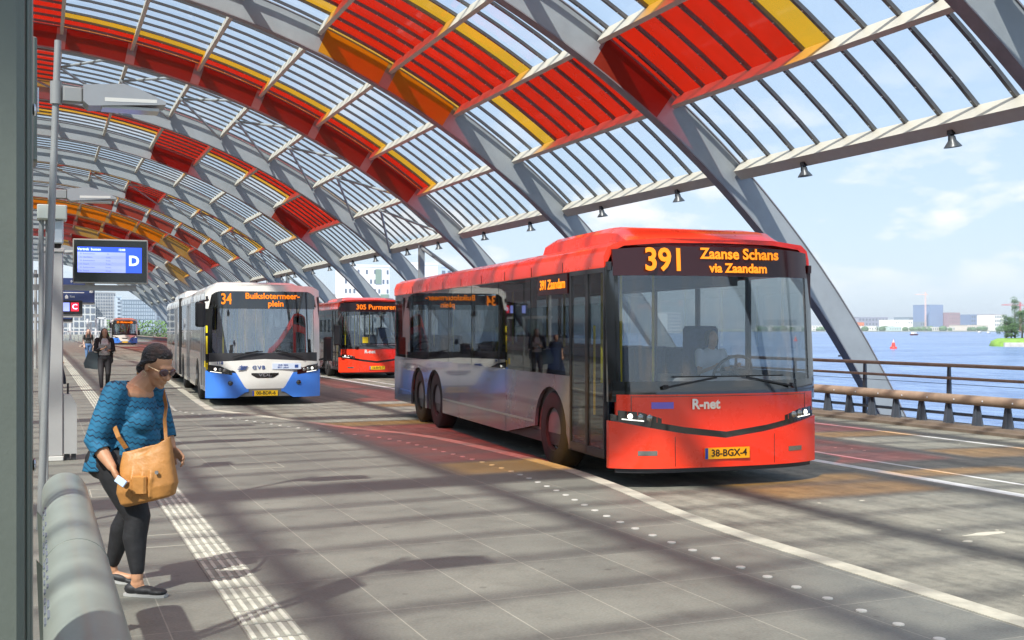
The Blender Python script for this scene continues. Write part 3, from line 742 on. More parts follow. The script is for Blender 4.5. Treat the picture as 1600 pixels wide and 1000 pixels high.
    for (y0, y1, hw, h) in P['pods']:
        q = MB(); zr = ztop+.29
        rings = []
        for (yy, k) in ((y0,0),(y0+.25,.75),(y0+.6,1),(y1-.4,1),(y1-.1,.8),(y1,0)):
            hh = .02+h*k; rings.append([(-hw,yy,zr-.04),(-hw,yy,zr+hh*.65),(-hw*.93,yy,zr+hh*.92),(-hw*.8,yy,zr+hh),(hw*.8,yy,zr+hh),(hw*.93,yy,zr+hh*.92),(hw,yy,zr+hh*.65),(hw,yy,zr-.04)])
        q.loft(rings); q.build('roof_pod', P['podm'], b, auto=40)
    # rear
    q = MB(); q.box(-W+.02,W-.02,L-.05,L,.32,1.3); q.box(-W+.02,W-.02,L-.05,L,2.2,ztop+.01); q.box(-W+.02,-W+.3,L-.05,L,1.3,2.2); q.box(W-.3,W-.02,L-.05,L,1.3,2.2); q.build('rear_panel', P['roofm'], b)
    bx('rear_window', w_side, b, -W+.3,W-.3,L-.03,L-.02,1.3,2.2)
    # ceiling lining, dashboard, driver's place
    q = MB(); q.box(-1.15,1.15,.6,L-.1,ztop+.05,ztop+.08)
    for s in (-1,1): q.box(min(s*1.15,s*.8),max(s*1.15,s*.8),1.8,L-.2,ztop-.12,ztop+.05)
    q.build('ceiling', int_m, b)
    q = MB(); q.cbox(-.25,1.12,.36,.85,.46,1.16,.06); q.cbox(-1.1,-.3,.34,.5,.46,1.1,.04); q.build('dashboard', dash_m, b, auto=40)
    q = MB(); c = Vector((.62,.98,1.2)); rg = Matrix.Rotation(R(-55), 3, 'X')
    q.tube([c + rg @ Vector((.24*math.cos(a), .24*math.sin(a), 0)) for a in [2*math.pi*k/24 for k in range(25)]], .018, 8)
    q.bar(c+rg@Vector((-.23,0,0)), c+rg@Vector((.23,0,0)), .03); q.bar(c, c+Vector((0,-.25,-.2)), .05); q.build('steering_wheel', black, b)
    q = MB(); q.cbox(.12,1.15,1.95,2.0,.46,1.15,.02); q.build('cab_partition', int_m, b)
    q = MB(); q.cbox(.38,.86,1.35,1.8,.85,.97,.05); q.cbox(.38,.86,1.72,1.86,.95,1.75,.06); q.box(.5,.74,1.45,1.7,.46,.86); q.build('driver_seat', seat_m, b, auto=40)
    # seats
    s0 = MB(); s0.cbox(-.21,.21,0,.42,.40,.47,.03); s0.cbox(-.21,.21,.36,.45,.45,1.0,.03); s0.box(-.03,.03,.1,.3,0,.40)
    seat0 = None
    y = 2.7
    while y < L-1.2:
        if not any(d[0]-.4 < y < d[1]+.1 for d in doors[1:]) and not any(abs(y-2-d) < .2 for d in (0,)):
            for x in (-.98,-.52,.52,.98):
                if any(abs(y+.2-A) < .75 for A in ax) and abs(x) > .7: zz = 1.0-.4
                else: zz = .46
                if seat0 is None: seat0 = s0.build('seat', seat_m, b, auto=40); seat0.location = (x,y,zz)
                else:
                    o = seat0.copy(); C.objects.link(o); o.parent = b; o.location = (x,y,zz)
        y += .82
    pole0 = None
    for (x, y) in ((-.75,1.7),(-.35,2.05),(.3,2.5),(-.3,4.2),(.3,4.2),(-.3,6.6),(.3,6.6),(-.3,9.0),(.3,9.0)):
        if y < L-1:
            q = MB(); q.tube([(x,y,.46),(x,y,ztop+.05)], .018, 8); q.build('grab_pole', yel, b)
    # wheels
    for A in ax:
        for s in (-1,1): make_wheel(b, s, A, P['rim'])
    return b

def headlight(b, x, z, w, h, slant=0, on=True, of=.0):
    s = 1 if x > 0 else -1
    f = lambda xx: z-h/2 + slant*(abs(xx)-abs(x)) - (0 if abs(xx) > abs(x) else .0)
    g = lambda xx: z+h/2 + slant*(abs(xx)-abs(x)) - max(0, (abs(x)-abs(xx)))*h/w*.9
    o = patch('headlight', p_dispblk, b, x-w/2, x+w/2, f, g, .012+of, 10, 3, .03)
    patch('daytime_strip', hl_on if on else hl_gl, o, *sorted((s*(abs(x)-.03), s*(abs(x)+w*.42))), lambda xx: f(xx)+.010, lambda xx: f(xx)+.020, .022+of, 8, 1, .004)
    for (dx, r, mm) in ((-.10*s, .030, hl_on), (.0, .036, hl_gl), (.09*s, .036, hl_gl)):
        q = MB(); xx = x-dx*-1 if False else x+dx*(-1); zz = z + slant*(abs(xx)-abs(x)); 
        y = yf(xx, zz)-.016-of
        q.lathe([(.0,-.012),(r*.7,-.010),(r,.0),(r,.02),(0,.02)], (xx,y,zz), 'y', 16); q.build('lamp', mm if on else hl_gl, o, auto=40)
    return o

# ---------- the speeding red bus in front (built at rest)
REDP = dict(len=11.35, axles=[2.1,8.0,9.25], side=p_silver, body=p_red, roofm=p_red, podm=p_red, doors=[(.36,1.42)], doorframe=p_dark, rim=mat('pinkish_rim', (.62,.56,.54), .4, .2, var=.2, scale=8), pods=[(.45,3.2,.98,.20)], line=True)
hd = R(5.0)
rb = make_bus('red and grey bus in front with amber route display, nearest of the buses', (5.60+1.275*math.cos(hd), 10.42-1.275*math.sin(hd), ROAD), -hd, REDP, 'buses at the station')
def red_front(b, near=True):
    patch('windscreen', w_screen3, b, -1.16, 1.16, lambda x: 1.13, 2.30, .0, 24, 8, .008)
    q = patch('display_panel', p_maroon, b, -1.2, 1.2, 2.29, lambda x: 2.61-.02*abs(x)**3, .008, 24, 3)
    patch('windscreen_base', p_dispblk, b, -1.235, 1.235, lambda x: 1.0, 1.15, .006, 24, 3)
    for s in (-1, 1):
        patch('corner_pillar', p_dispblk, b, *sorted((s*1.155, s*1.27)), .93, 2.39, .004, 4, 10, .05)
    # upper mask with a slight V at its foot, then black slit, then bumper
    vlow = interp([(-1.24,.80),(-.95,.74),(-.5,.66),(0,.60),(.5,.66),(.95,.74),(1.24,.80)])
    patch('front_mask', p_red, b, -1.2, 1.2, vlow, 1.01, .012, 24, 5, .05)
    patch('grille_slit', p_dispblk, b, -1.24, 1.24, lambda x: vlow(x)-.075, vlow, -.01, 24, 2, .02)
    patch('bumper', p_red, b, -1.272, 1.272, .22, lambda x: vlow(x)-.07, .018, 26, 6, .06)
    for s in (-1, 1):
        headlight(b, s*.97, .77, .44, .105, .09)
        patch('fog_lamp', hl_gl, b, *sorted((s*.80, s*1.0)), .36, .41, .022, 4, 1, .01)
    for s in (-1, 1):
        patch('panel_gap', p_dispblk, b, *sorted((s*.60, s*.606)), .24, .56, .0195, 1, 6, .004)
        patch('panel_gap', p_dispblk, b, *sorted((s*1.06, s*1.066)), .82, 1.0, .0135, 1, 4, .004)
    patch('panel_gap', p_dispblk, b, -1.06, 1.06, .985, .991, .0135, 20, 1, .004)
    patch('bumper_lip', p_dark, b, -1.2, 1.2, .17, .23, -.02, 20, 2, .04)
    o = bx('number_plate', plate_m, b, -.27,.27,-.035,-.022,.31,.43)
    bx('country_band', mat('plate_blue', (.02,.06,.45), .4), o, -.27,-.235,-.0375,-.035,.312,.428)
    text('plate_text', '38-BGX-4' if near else '12-BVS-7', .105, black, o, face_front(.02,-.036,.37), bold=.002)
    for s, x0 in ((1,-.75),(-1,.85)):
        q = MB(); q.bar((x0,yf(x0,1.1)-.05,1.08),(x0+s*.05,yf(x0,1.1)-.08,1.10),.04)
        q.bar((x0,yf(x0,1.1)-.06,1.08),(x0+s*.62,-.035,1.19),.018); q.bar((x0+s*.12,yf(x0,1.15)-.045,1.2),(x0+s*.95,.0-.03,1.20),.014); q.build('wiper', black, b)
red_front(rb)
dm = mat('amber_led_big', (.35,.10,.005), .5, emit=(1.0,.25,.004), estr=.68)
text('display_text', '391', .34, dm, rb, face_front(-.68,-.0+yf(-.66,2.45)-.035,2.45,-.075), bold=.008, sx=.95)
text('display_text', 'Zaanse Schans', .165, dm, rb, face_front(.22,yf(.3,2.5)-.028,2.53,-.075), bold=.004)
text('display_text', 'via Zaandam', .14, dm, rb, face_front(.20,yf(.3,2.4)-.028,2.375,-.075), bold=.004)
text('logo', 'R-net', .15, white, rb, face_front(-.25,-.016,.90), bold=.005)
patch('city_crest', mat('violet_sticker', (.20,.15,.60), .4), rb, -.86, -.62, .86, .93, .016, 3, 1, .004)
o = bx('side_display', p_maroon, rb, -1.290,-1.275,1.46,2.52,2.13,2.37); text('display_text', '391 Zaandam', .165, dm, o, Matrix.Translation((-1.294,1.975,2.25)) @ Matrix.Rotation(R(-90),4,'Z') @ Matrix.Rotation(R(90),4,'X'), bold=.003)

# ---------- the white and blue articulated bus 34
WHP = dict(len=17.8, axles=[2.6,8.2,15.0], side=p_silver2, body=p_white, roofm=p_white, podm=p_white, doors=[(.36,1.6),(5.3,6.6),(11.2,12.5)], doorframe=mat('aluminium_frame', (.45,.45,.46), .3, .6), rim=mat('steel_rim', (.3,.3,.3), .4, .6), pods=[(1.3,7.8,.95,.13),(10.5,16.5,1.05,.22)])
hw = R(3.07)
def white_front(b, l1, l2, l3, num=True):
    patch('windscreen', w_screen2, b, -1.13, 1.16, lambda x: 1.15, 2.17, .0, 24, 8, .008)
    patch('display_panel', p_dispblk, b, -1.14, 1.15, 2.16, lambda x: 2.55-.14*max(0,(abs(x)-.95)/.25)**2, .012, 26, 4)
    patch('windscreen_base', p_dark, b, -1.20, 1.20, lambda x: 1.02-.05*abs(x), 1.17, .008, 24, 3)
    patch('roof_front', p_white, b, -1.27, 1.27, lambda x: (2.54-.14*max(0,(abs(x)-.95)/.25)**2) if abs(x) < 1.15 else 2.16, lambda x: 2.68 - .10*max(0,(abs(x)-1.0)/.275)**2, .006, 40, 4, .05)
    for s in (-1, 1):
        patch('corner_pillar', p_dispblk if s < 0 else p_white, b, *sorted((s*1.13, s*1.272)), .85, 2.2, .004, 4, 10, .05)
    cz = interp([(-1.26,.86),(-1.0,.80),(-.62,.76),(-.40,.36),(.40,.36),(.62,.76),(1.0,.80),(1.26,.86)])
    patch('front_mask', p_white, b, -1.2, 1.2, lambda x: .37 if abs(x) < .42 else min(.37+(abs(x)-.42)*1.7, .78+.05*(abs(x)-.66)), lambda x: 1.03-.05*abs(x), .014, 48, 5, .05)
    for s in (-1, 1):
        patch('corner_bumper', p_blue, b, *sorted((s*.36, s*1.274)), lambda x: .17+.13*max(0, min(1, (.62-abs(x))/.2)), lambda x: min(.37+(abs(x)-.42)*1.7 if abs(x) > .42 else .365, .73+.10*max(0,abs(x)-.8)), .03, 24, 6, .07)
        headlight(b, s*.97, .80, .50, .16, .14, True, .024)
        q = MB(); q.lathe([(0,-.02),(.05,-.012),(.06,.01),(0,.01)], (s*.75, yf(s*.75,.5)-.03, .5), 'y', 14); q.build('fog_lamp', p_dispblk, b, auto=40)
    patch('bumper', mat('grey_bumper', (.16,.16,.15), .5), b, -.64, .64, .20, .375, .012, 20, 3, .05)
    g = patch('grille', p_dispblk, b, -.30, .30, lambda x: .61+.6*max(0, abs(x)-.18), .72, .02, 18, 2, .01)
    text('emblem', l3, .10, chrome, g, face_front(0,-.026,.675), bold=.002, sx=1.6)
    o = bx('number_plate', plate_m, b, -.28,.28,-.03,-.016,.21,.33)
    bx('country_band', mat('plate_blue', (.02,.06,.45), .4), o, -.28,-.245,-.033,-.03,.212,.328)
    if num: text('plate_text', '00-BDR-6', .105, black, o, face_front(.02,-.031,.27), bold=.002)
    for x0, x1 in ((-.15,-.72),(.25,.85)):
        q = MB(); q.bar((x0,-.04,1.22),(x1,yf(x1,1.05)-.06,1.08),.022); q.bar((x0+.1,-.03,1.20),(x1*.6,-.05,1.18),.02); q.build('wiper', black, b)
    # mirrors
    q = MB(); q.bar((-1.22,.1,2.35),(-1.42,-.12,2.30),.035); q.cbox(-1.52,-1.30,-.20,-.08,1.75,2.30,.06); q.build('mirror', black, b, auto=40)
    q = MB(); q.bar((1.24,.1,1.0),(1.40,-.1,1.05),.04); q.cbox(1.29,1.50,-.18,-.08,.98,1.52,.06); q.build('mirror', black, b, auto=40)
wb = make_bus('white bus with blue bumper corners showing 34, facing the camera at the kerb', (3.38+1.275*math.cos(hw), 25.35-1.275*math.sin(hw), ROAD), -hw, WHP, 'buses at the station')
white_front(wb, 0, 0, 'VDL')
text('display_text', '34', .34, amber, wb, face_front(-.83,yf(-.83,2.35)-.03,2.365,-.075), bold=.006, sx=.72)
text('display_text', 'Buikslotermeer-', .185, amber, wb, face_front(.18,yf(.2,2.4)-.032,2.44,-.075), bold=.004, sx=1.0)
text('display_text', 'plein', .185, amber, wb, face_front(.25,yf(.2,2.3)-.032,2.27,-.075), bold=.004)
m_navy = mat('navy_lettering', (.03,.07,.25), .4)
text('logo', 'GVB', .115, m_navy, wb, face_front(-.14,-.022,.84), bold=.002, sx=1.15, space=1.25)
text('fleet_number', '118', .095, m_navy, wb, face_front(-.98,yf(-.98,.95)-.045,.95), bold=.002)
q = MB()
for k in range(3): q.box(-.60+.02*k,-.42+.02*k,-.025,-.012,.80+.03*k,.818+.03*k)
q.box(-.52,-.505,-.026,-.012,.79,.90); q.build('logo', m_navy, wb)
o = bx('notice_sticker', mat('pale_blue_sticker', (.55,.62,.75), .4), wb, .16,.80,-.022,-.006,.80,.93)
text('sticker_text', 'GVB  0900\n8011  gvb.nl', .05, m_navy, o, face_front(.40,-.0235,.865), bold=.001); bx('sticker_mark', m_navy, o, .66,.74,-.0245,-.022,.83,.90)
q = MB(); q.box(-1.30,-1.281,.05+.1,.22,.86,1.0); q.build('yellow_marker', yel, wb)
for z0, z1 in ((1.62,1.78),(1.15,1.55),(.80,.95)):
    patch('yellow_marker', yel, wb, -1.262, -1.225, z0, z1, .012, 2, 2, .006)
q = MB()
for k in range(14):
    y = 9.1+.07*k; q.box(-1.285+.02*(k%2),1.285-.02*(k%2),y,y+.05,.35,2.62)
q.build('bellows', rubber, wb)

# ---------- red bus waiting behind, and the far white one
P2 = dict(REDP); P2.update(len=12.0, axles=[2.6,9.2], pods=[(.9,4.2,.9,.12)], rim=MATS['steel_rim'])
h2 = R(3.0)
r2 = make_bus('red bus in the next lane behind, partly hidden by the grey and red one', (9.37+1.275*math.cos(h2), 37.2-1.275*math.sin(h2), ROAD), -h2, P2, 'buses at the station')
red_front(r2, False)
text('display_text', '305 Purmerend', .24, amber, r2, face_front(.05,yf(0,2.45)-.022,2.44,-.075), bold=.004)
text('logo', 'R-net', .17, white, r2, face_front(-.25,-.016,.92), bold=.005)
q = MB(); q.bar((-1.22,.1,2.2),(-1.40,-.12,1.9),.035); q.cbox(-1.52,-1.28,-.20,-.08,1.15,1.85,.06); q.build('mirror', black, r2, auto=40)
bx('window_notice', yel, r2, -.50,-.30,.015,.03,1.22,1.42)
P3 = dict(WHP); P3.update(len=12, axles=[2.6,8.6], doors=[(.36,1.6),(5.3,6.6)], pods=[(1.5,9,.95,.13)])
x3, y3 = spot(195, 118)
w3 = make_bus('small distant white bus with blue corners coming in under the far end of the roof', (x3, y3, ROAD), -R(2), P3, 'buses at the station')
white_front(w3, 0, 0, 'VDL', False)
text('display_text', '35 Molenwijk', .30, amber, w3, face_front(0,yf(0,2.4)-.03,2.36,-.075), bold=.008)
# ================================================================ PLATFORM FURNITURE
col_m = mat('green_grey_column_paint', (.115,.130,.108), .4, .1, var=.16, scale=1.5, bump=.04, bscale=90, rvar=.1)
edge_m = mat('column_trim', (.14,.16,.135), .35, .2, var=.1, scale=4)
t = thing('steel_column', 'big grey-green steel column filling the left edge of the picture', 'column', (-.268,2.25,0))
q = MB(); q.cbox(-.30,.245,-.25,.25,0,3.05,.012); q.build('column', col_m, t, auto=40)
q = MB(); q.cbox(.246,.252,-.20,-.16,0,3.05,.002); q.cbox(.246,.256,-.10,.2,0,3.05,.003); q.build('trim', edge_m, t, auto=40)
q = MB()
for z_ in (.25,.9,1.35,2.0,2.6): q.ell((.259,-.02,z_), (.004,.012,.012), 8, 5)
q.build('screws', chrome, t)
bx('base_plate', flange, t, -.38,.29,-.33,.33,0,.02, c=.006)
bx('cap', edge_m, t, -.32,.28,-.27,.27,3.05,3.09, c=.006)
t2 = thing('equipment_box', 'narrow pale grey cabinet plate fixed high beside the big column', 'box', (-.055,5.2,2.72))
bx('casing', edge_m, t2, -.06,.045,-.12,.1,-.42,.1, c=.01); bx('hinge', chrome, t2, .046,.052,-.05,-.02,-.2,-.1)
q = MB(); q.box(-.05,-.02,-.02,.02,-2.72,-.42); q.build('stand', edge_m, t2)

# fat leaning rail beside the camera
tb = thing('leaning_rail', 'fat grey tube rail on brackets in the lower left corner', 'rail', (.118,2.2,.755))
m_tube = mat('green_grey_tube_paint', (.235,.265,.23), .35, .1, var=.16, scale=4, rvar=.1, bump=.03, bscale=120)
q = MB(); q.lathe([(0,4.05),(.06,4.045),(.095,4.02),(.108,3.97),(.109,3.9),(.109,-.9),(.1,-.95),(0,-.95)], (0,0,0), 'y', 40); q.build('tube', m_tube, tb, auto=40)
for y in (-.4, 1.1, 2.5, 3.75):
    q = MB(); q.prism([(-.13,-.05),(-.10,-.09),(-.02,-.11),(-.02,-.74),(-.10,-.74),(-.12,-.3)], y-.012, y+.012, 'y'); q.box(-.14,.02,y-.06,y+.06,-.755,-.74); q.build('bracket', edge_m, tb)
for y_ in (.35, 2.0): q = MB(); q.lathe([(.1095,-.004),(.1105,-.003),(.1105,.003),(.1095,.004)], (0,y_,0), 'y', 40); q.build('weld_seam', edge_m, tb)
q = MB()                                   # rubbed dark print along the tube, left side
rng = random.Random(5)
for k in range(26):
    y = -.2+.13*k
    for j in range(2): 
        if rng.random() < .75: 
            a = R(150+10*j); q.box(.1095*math.cos(a)-.004,.1095*math.cos(a)+.004,y,y+rng.uniform(.04,.09),.1095*math.sin(a)-.004,.1095*math.sin(a)+.003)
q.build('print', mat('faded_print', (.12,.14,.17), .6), tb)

# information post
gp = mat('warm_grey_post_paint', (.40,.40,.385), .4, .1, var=.06, scale=2, rvar=.1)
x, y = spot(82.5, 13.6)
ip = thing('information_post', 'square light grey post with a shoulder box near its foot, left of the woman', 'post', (x,y,0))
q = MB(); q.cbox(-.14,.115,-.13,.13,.06,2.52,.012); q.build('shaft', gp, ip, auto=40)
bx('cap', mat('off_white_cap', (.6,.6,.56), .5), ip, -.155,.13,-.145,.145,2.52,2.57, c=.01)
q = MB(); q.prism([(.118,.08),(.27,.08),(.27,.66),(.20,.80),(.118,.80)], -.11, .11, 'y'); q.build('shoulder_box', gp, ip)
bx('foot', mat('off_white_cap', (.6,.6,.56), .5), ip, -.15,.12,-.14,.14,0,.058, c=.01)
q = MB(); q.box(.13,.19,-.08,.08,0,.08); q.box(.21,.26,-.08,.08,0,.08); q.tube([(.17,0,.8),(.17,0,.93)], .012, 6); q.build('fixing', p_dark, ip)
q = MB()
for z in (.5,.9,1.35,1.8,2.2): q.box(-.152,-.141,-.05,.0,z,z+.09)
q.build('hinges', p_dark, ip)

# display D and its arm
dx, dy = spot(173, 13.9)
ds = thing('departure_display', 'departure screen showing D with blue timetable in a silver frame', 'display', (dx,dy,2.43), R(-3))
q = MB(); q.cbox(-.44,.44,0,.10,-.275,.275,.012); q.build('casing', mat('silver_frame', (.42,.41,.36), .3, .5), ds, auto=40)
bx('front_glass', mat('display_bezel', (.008,.010,.008), .12, spec=.7), ds, -.425,.425,-.006,0,-.258,.258)
scr = mat('screen_blue', (.02,.06,.6), .4, emit=(.035,.10,.90), estr=.62); scl = mat('screen_pale', (.3,.35,.8), .4, emit=(.24,.30,.80), estr=.62); scl2 = mat('screen_pale_dim', (.3,.35,.8), .4, emit=(.19,.25,.74), estr=.6)
sct = mat('screen_dark_text', (.1,.12,.5), .4, emit=(.08,.11,.46), estr=.8); scw = mat('screen_white', (.6,.7,.9), .4, emit=(.45,.6,.95), estr=.85)
s = bx('screen', scr, ds, -.385,.365,-.009,-.0062,-.14,.175)
for k in range(6): bx('screen_row', scl if k%2 == 0 else scl2, ds, -.385,.175,-.0105,-.0092,.112-.042*(k+1),.112-.042*k)
text('platform_letter', 'D', .17, scw, ds, face_front(.272,-.011,.005), bold=.006)
text('screen_header', 'Vertrek  bussen', .042, scw, ds, face_front(-.25,-.0105,.145), bold=.001)
text('screen_clock', '13:08', .036, scw, ds, face_front(.13,-.0105,.143), bold=.001)
for k, sx_ in enumerate(('38  Buiksloterham', '35  Olof Palme', '38  Buiksloterham', '34  Noord', '38  Buiksloterham', '36  Sloterd.')):
    text('screen_text', sx_, .024, sct, ds, face_front(-.36,-.0115,.091-.042*k), align='LEFT'); text('screen_text', ('nu', '3 min', '7 min', '9 min', '14 min', '18 min')[k], .024, sct, ds, face_front(-.03,-.0115,.091-.042*k))
q = MB(); q.box(-.95,.30,.11,.19,-.36,-.29); q.box(-.3,-.2,.1,.16,-.3,.2); q.build('arm', gp, ds)

# lamp posts along the platform
def lamp_post(x, y, h, label, lean=.0):
    t = thing('lamp_post', label, 'lamp post', (x,y,0), 0, 'lamp posts along the platform')
    top = Vector((lean,0,h+.42)); q = MB(); q.tube([(0,0,0), tuple(top)], [.030,.026], 14); q.build('pole', mat('light_grey_pole', (.29,.30,.295), .4, .2, var=.06, scale=4), t, auto=40)
    f = (h)/(h+.42); c = Vector((lean*f,0,h))
    q = MB(); q.lathe([(.0,-.09),(.045,-.09),(.045,.09),(0,.09)], tuple(c), 'z', 12); q.cbox(c.x+.05,c.x+.20,-.05,.05,c.z-.07,c.z+.05,.012); q.build('clamp', MATS['light_grey_pole'], t, auto=40)
    h0 = MB(); pts = [(.20,-.07),(.20,.06),(.50,.09),(.62,.06),(.83,-.03),(.83,-.055),(.24,-.105)]
    h0.prism([(c.x+a, c.z+b) for a, b in pts], -.13, .13, 'y'); hd_ = h0.build('lamp_head', mat('lamp_head_grey', (.33,.34,.345), .35, .3, var=.05, scale=4), t)
    q = MB(); q.add([(c.x+.36,-.132,c.z-.062),(c.x+.76,-.132,c.z-.047),(c.x+.76,-.132,c.z-.02),(c.x+.36,-.132,c.z-.03)], [(0,1,2,3)]); q.box(c.x+.34,c.x+.78,-.1,.1,c.z-.108,c.z-.085); q.build('lens', mat('lamp_lens', (.6,.6,.56), .2), hd_)
    return t
lamp_post(-.30, 5.1, 3.55, 'lamp post standing closest to the camera, its head above the picture', .0)
x, y = spot(63, 8.9); lamp_post(x, y, 3.48, 'lamp post nearest in view, above the grey cabinet at the left edge', .13)
x, y = spot(77, 15.4); lamp_post(x, y, 3.46, 'second lamp post, its head just below the nearest lamp', .03)
x, y = spot(70, 24); lamp_post(x-.1, y, 3.3, 'third lamp post, head partly behind the camera housing')
x, y = spot(66, 36); lamp_post(x-.3, y, 3.3, 'farthest lamp post, hidden behind the information post')

# camera housing on its pole
x, y = spot(82, 11.0)
cb = thing('camera_housing', 'white camera box on a bracket above the information post', 'camera', (x,y,2.6))
wc = mat('pale_green_white_plastic', (.62,.68,.60), .4); q = MB(); q.cbox(-.14,.13,-.16,.16,.06,.20,.012); q.build('bracket', wc, cb, auto=40)
q = MB(); q.cbox(-.02,.10,-.1,.1,-.17,.058,.015); q.build('camera', mat('pale_blue_white_plastic', (.55,.62,.66), .35), cb, auto=40)
q = MB(); q.lathe([(.0,-.215),(.03,-.21),(.04,-.17),(.045,-.165)], (.045,0,0), 'z', 14); q.build('lens_dome', black, cb, auto=40)
q = MB(); q.tube([(-.1,0,-2.6),(-.1,0,.06)], .022, 10); q.tube([(-.05,.0,-2.6),(-.05,.0,.06)], .014, 8); q.build('pole', MATS['light_grey_pole'], cb, auto=40)

# hanging wayfinding board and more screens down the platform
def board(px, py, z, w_, h_, name, label, mm, extra=None):
    x, y = spot(px, z); zc = lift(py, z)
    t = thing(name, label, 'sign' if name != 'departure_display' else 'display', (x,y,zc))
    bx('panel', mm, t, -w_/2, w_/2, 0, .12, -h_/2, h_/2, c=.01)
    q = MB(); q.box(-w_/2-.9, w_/2, .04, .10, -h_/2-.10, -h_/2-.002); q.tube([(-w_/2-.8,.07,-zc+.0),(-w_/2-.8,.07,h_/2+.3)], .06, 10); q.build('mount', gp, t)
    if extra: extra(t)
    return t
navy = mat('navy_sign', (.035,.055,.16), .35)
def ex1(t):
    text('sign_text', 'IJzijde  Centrum', .11, white, t, face_front(.15,-.006,.36)); text('sign_text', 'Uitgang', .13, white, t, face_front(.1,-.006,.07), bold=.003); text('sign_text', 'Taxi', .11, white, t, face_front(-.15,-.006,-.26))
    bx('sign_panel', white, t, .50,.64,-.006,-.001,-.1,.42); bx('sign_panel', white, t, -.66,-.50,-.006,-.001,-.47,-.10); bx('sign_rule', white, t, -.5,.3,-.006,-.001,-.11,-.08)
    q = MB(); q.prism([(-.42,-.34),(-.30,-.34),(-.30,-.24),(-.36,-.18),(-.42,-.24)], -.006, -.001, 'y'); q.build('pictogram', white, t)
board(119, 453.5, 45, 1.40, .98, 'wayfinding_sign', 'large navy wayfinding board with white text hanging above the platform', navy, ex1)
def ex2(t):
    bx('screen', scl, t, -.42,.12,-.006,-.001,-.12,.14); bx('screen_row', mat('red_screen', (.6,.02,.03), .4, emit=(.7,.02,.05), estr=.6), t, .16,.38,-.006,-.001,-.12,.14); text('platform_letter', 'C', .22, scw, t, face_front(.27,-.01,.01), bold=.004)
board(102, 480, 34, .98, .42, 'departure_display', 'smaller departure screen showing a red C panel beyond the one with D', black, ex2)
def ex3(t): bx('screen', navy, t, -.5,.5,-.006,-.001,-.1,.12)
board(93, 495, 50, 1.1, .36, 'departure_display', 'dark switched-off screen below and beyond the one with the red C', black, ex3)

# ================================================================ BACKGROUND: CITY AND HARBOUR
win_d = mat('far_window_dark', (.16,.19,.24), .15, spec=.7); win_g = mat('far_window_green', (.25,.33,.27), .2)
def block(px0, px1, ptop, z, label, wallm, rows=3, cols=4, depth=None, zbase=-.15, winm=None, name='office_building', fill=.55, cat='building', pattern=None, topm=None):
    """building whose front runs square to the roof axis, seen between two photo columns"""
    x0, y0 = spot(px0, z); x1 = (px1-62)*z/F*CT; x0 = (px0-62)*z/F*CT
    yb = (z - (x0+x1)/2*ST)/CT; h = lift(ptop, z)-zbase; d = depth or max(8, (x1-x0)*.7); W = x1-x0
    t = thing(name, label, cat, ((x0+x1)/2, yb, zbase))
    bx('wall', wallm, t, -W/2, W/2, 0, d, 0, h)
    bx('roof', topm or wallm, t, -W/2-.01*W, W/2+.01*W, -.1, d, h, h+.02*h+.15)
    cw, rh = W/cols, h/rows; w0 = None
    for i in range(cols):
        for j in range(rows):
            if pattern and not pattern(i, j): continue
            if w0 is None:
                w0 = bx('window', winm or win_d, t, -cw*fill/2, cw*fill/2, -.12, .0, -rh*fill/2, rh*fill/2); o = w0
            else: o = w0.copy(); C.objects.link(o); o.parent = t
            o.location = (-W/2+cw*(i+.5), -.0, rh*(j+.5))
    return t
wh_b = mat('white_render_wall', (.82,.82,.80), .6); gl_b = mat('blue_grey_curtain_wall', (.30,.37,.45), .25, .2, var=.2, scale=.15); gl_c = mat('grey_facade', (.38,.40,.42), .5, var=.25, scale=.2); br_b = mat('brown_brick_far', (.30,.22,.20), .8); pk_b = mat('pale_blue_tower', (.50,.58,.66), .4)
rng = random.Random(11)
t = block(533, 613, 417, 330, 'white block with small square windows seen between the arches above the red buses', wh_b, 9, 11, zbase=WATER+.5, pattern=lambda i, j: rng.random() < .62, fill=.42)
W_ = (613-533)*330/F*CT; bx('green_window', win_g, t, W_*.5-W_*.31, W_*.5-W_*.18, -.16, 0, 25-4.4, 25+.0); bx('ribbon_window', win_g, t, W_*.5-W_*.2, W_*.5-.2, -.16, 0, 16.2, 17.6)
block(641, 687, 414, 345, 'plain white block with one window left of the vertical strut above the red bus roof', wh_b, 4, 4, zbase=WATER+.5, pattern=lambda i, j: (i, j) in ((1,3),(2,2)), fill=.3)
block(687, 708, 418, 360, 'narrow blue-grey block behind the red bus roof', pk_b, 6, 2, zbase=WATER+.5)
block(505, 534, 461, 420, 'low grey rooftops between the white bus and the white block', gl_c, 4, 5)
block(88, 150, 469, 300, 'low pale office with ribbon windows under the wayfinding board', mat('pale_office_wall', (.55,.57,.57), .6), 5, 7, fill=.7)
block(140, 181, 458, 340, 'tall grey stone office with small windows at the end of the station', gl_c, 13, 10, fill=.5)
block(120, 142, 466, 335, 'grey office wing left of the tall grey stone office', gl_c, 11, 6, fill=.5)
block(181, 190, 464, 330, 'slim pale blue stair tower between two offices', pk_b, 10, 1, fill=.4)
block(190, 243, 470, 325, 'glass office with blue panes at the end of the station', gl_b, 9, 14, fill=.72, winm=mat('blue_pane', (.36,.44,.52), .1, spec=.8))
block(243, 300, 484, 380, 'lower glass office behind the feet of the far arches', gl_b, 7, 10, fill=.6)
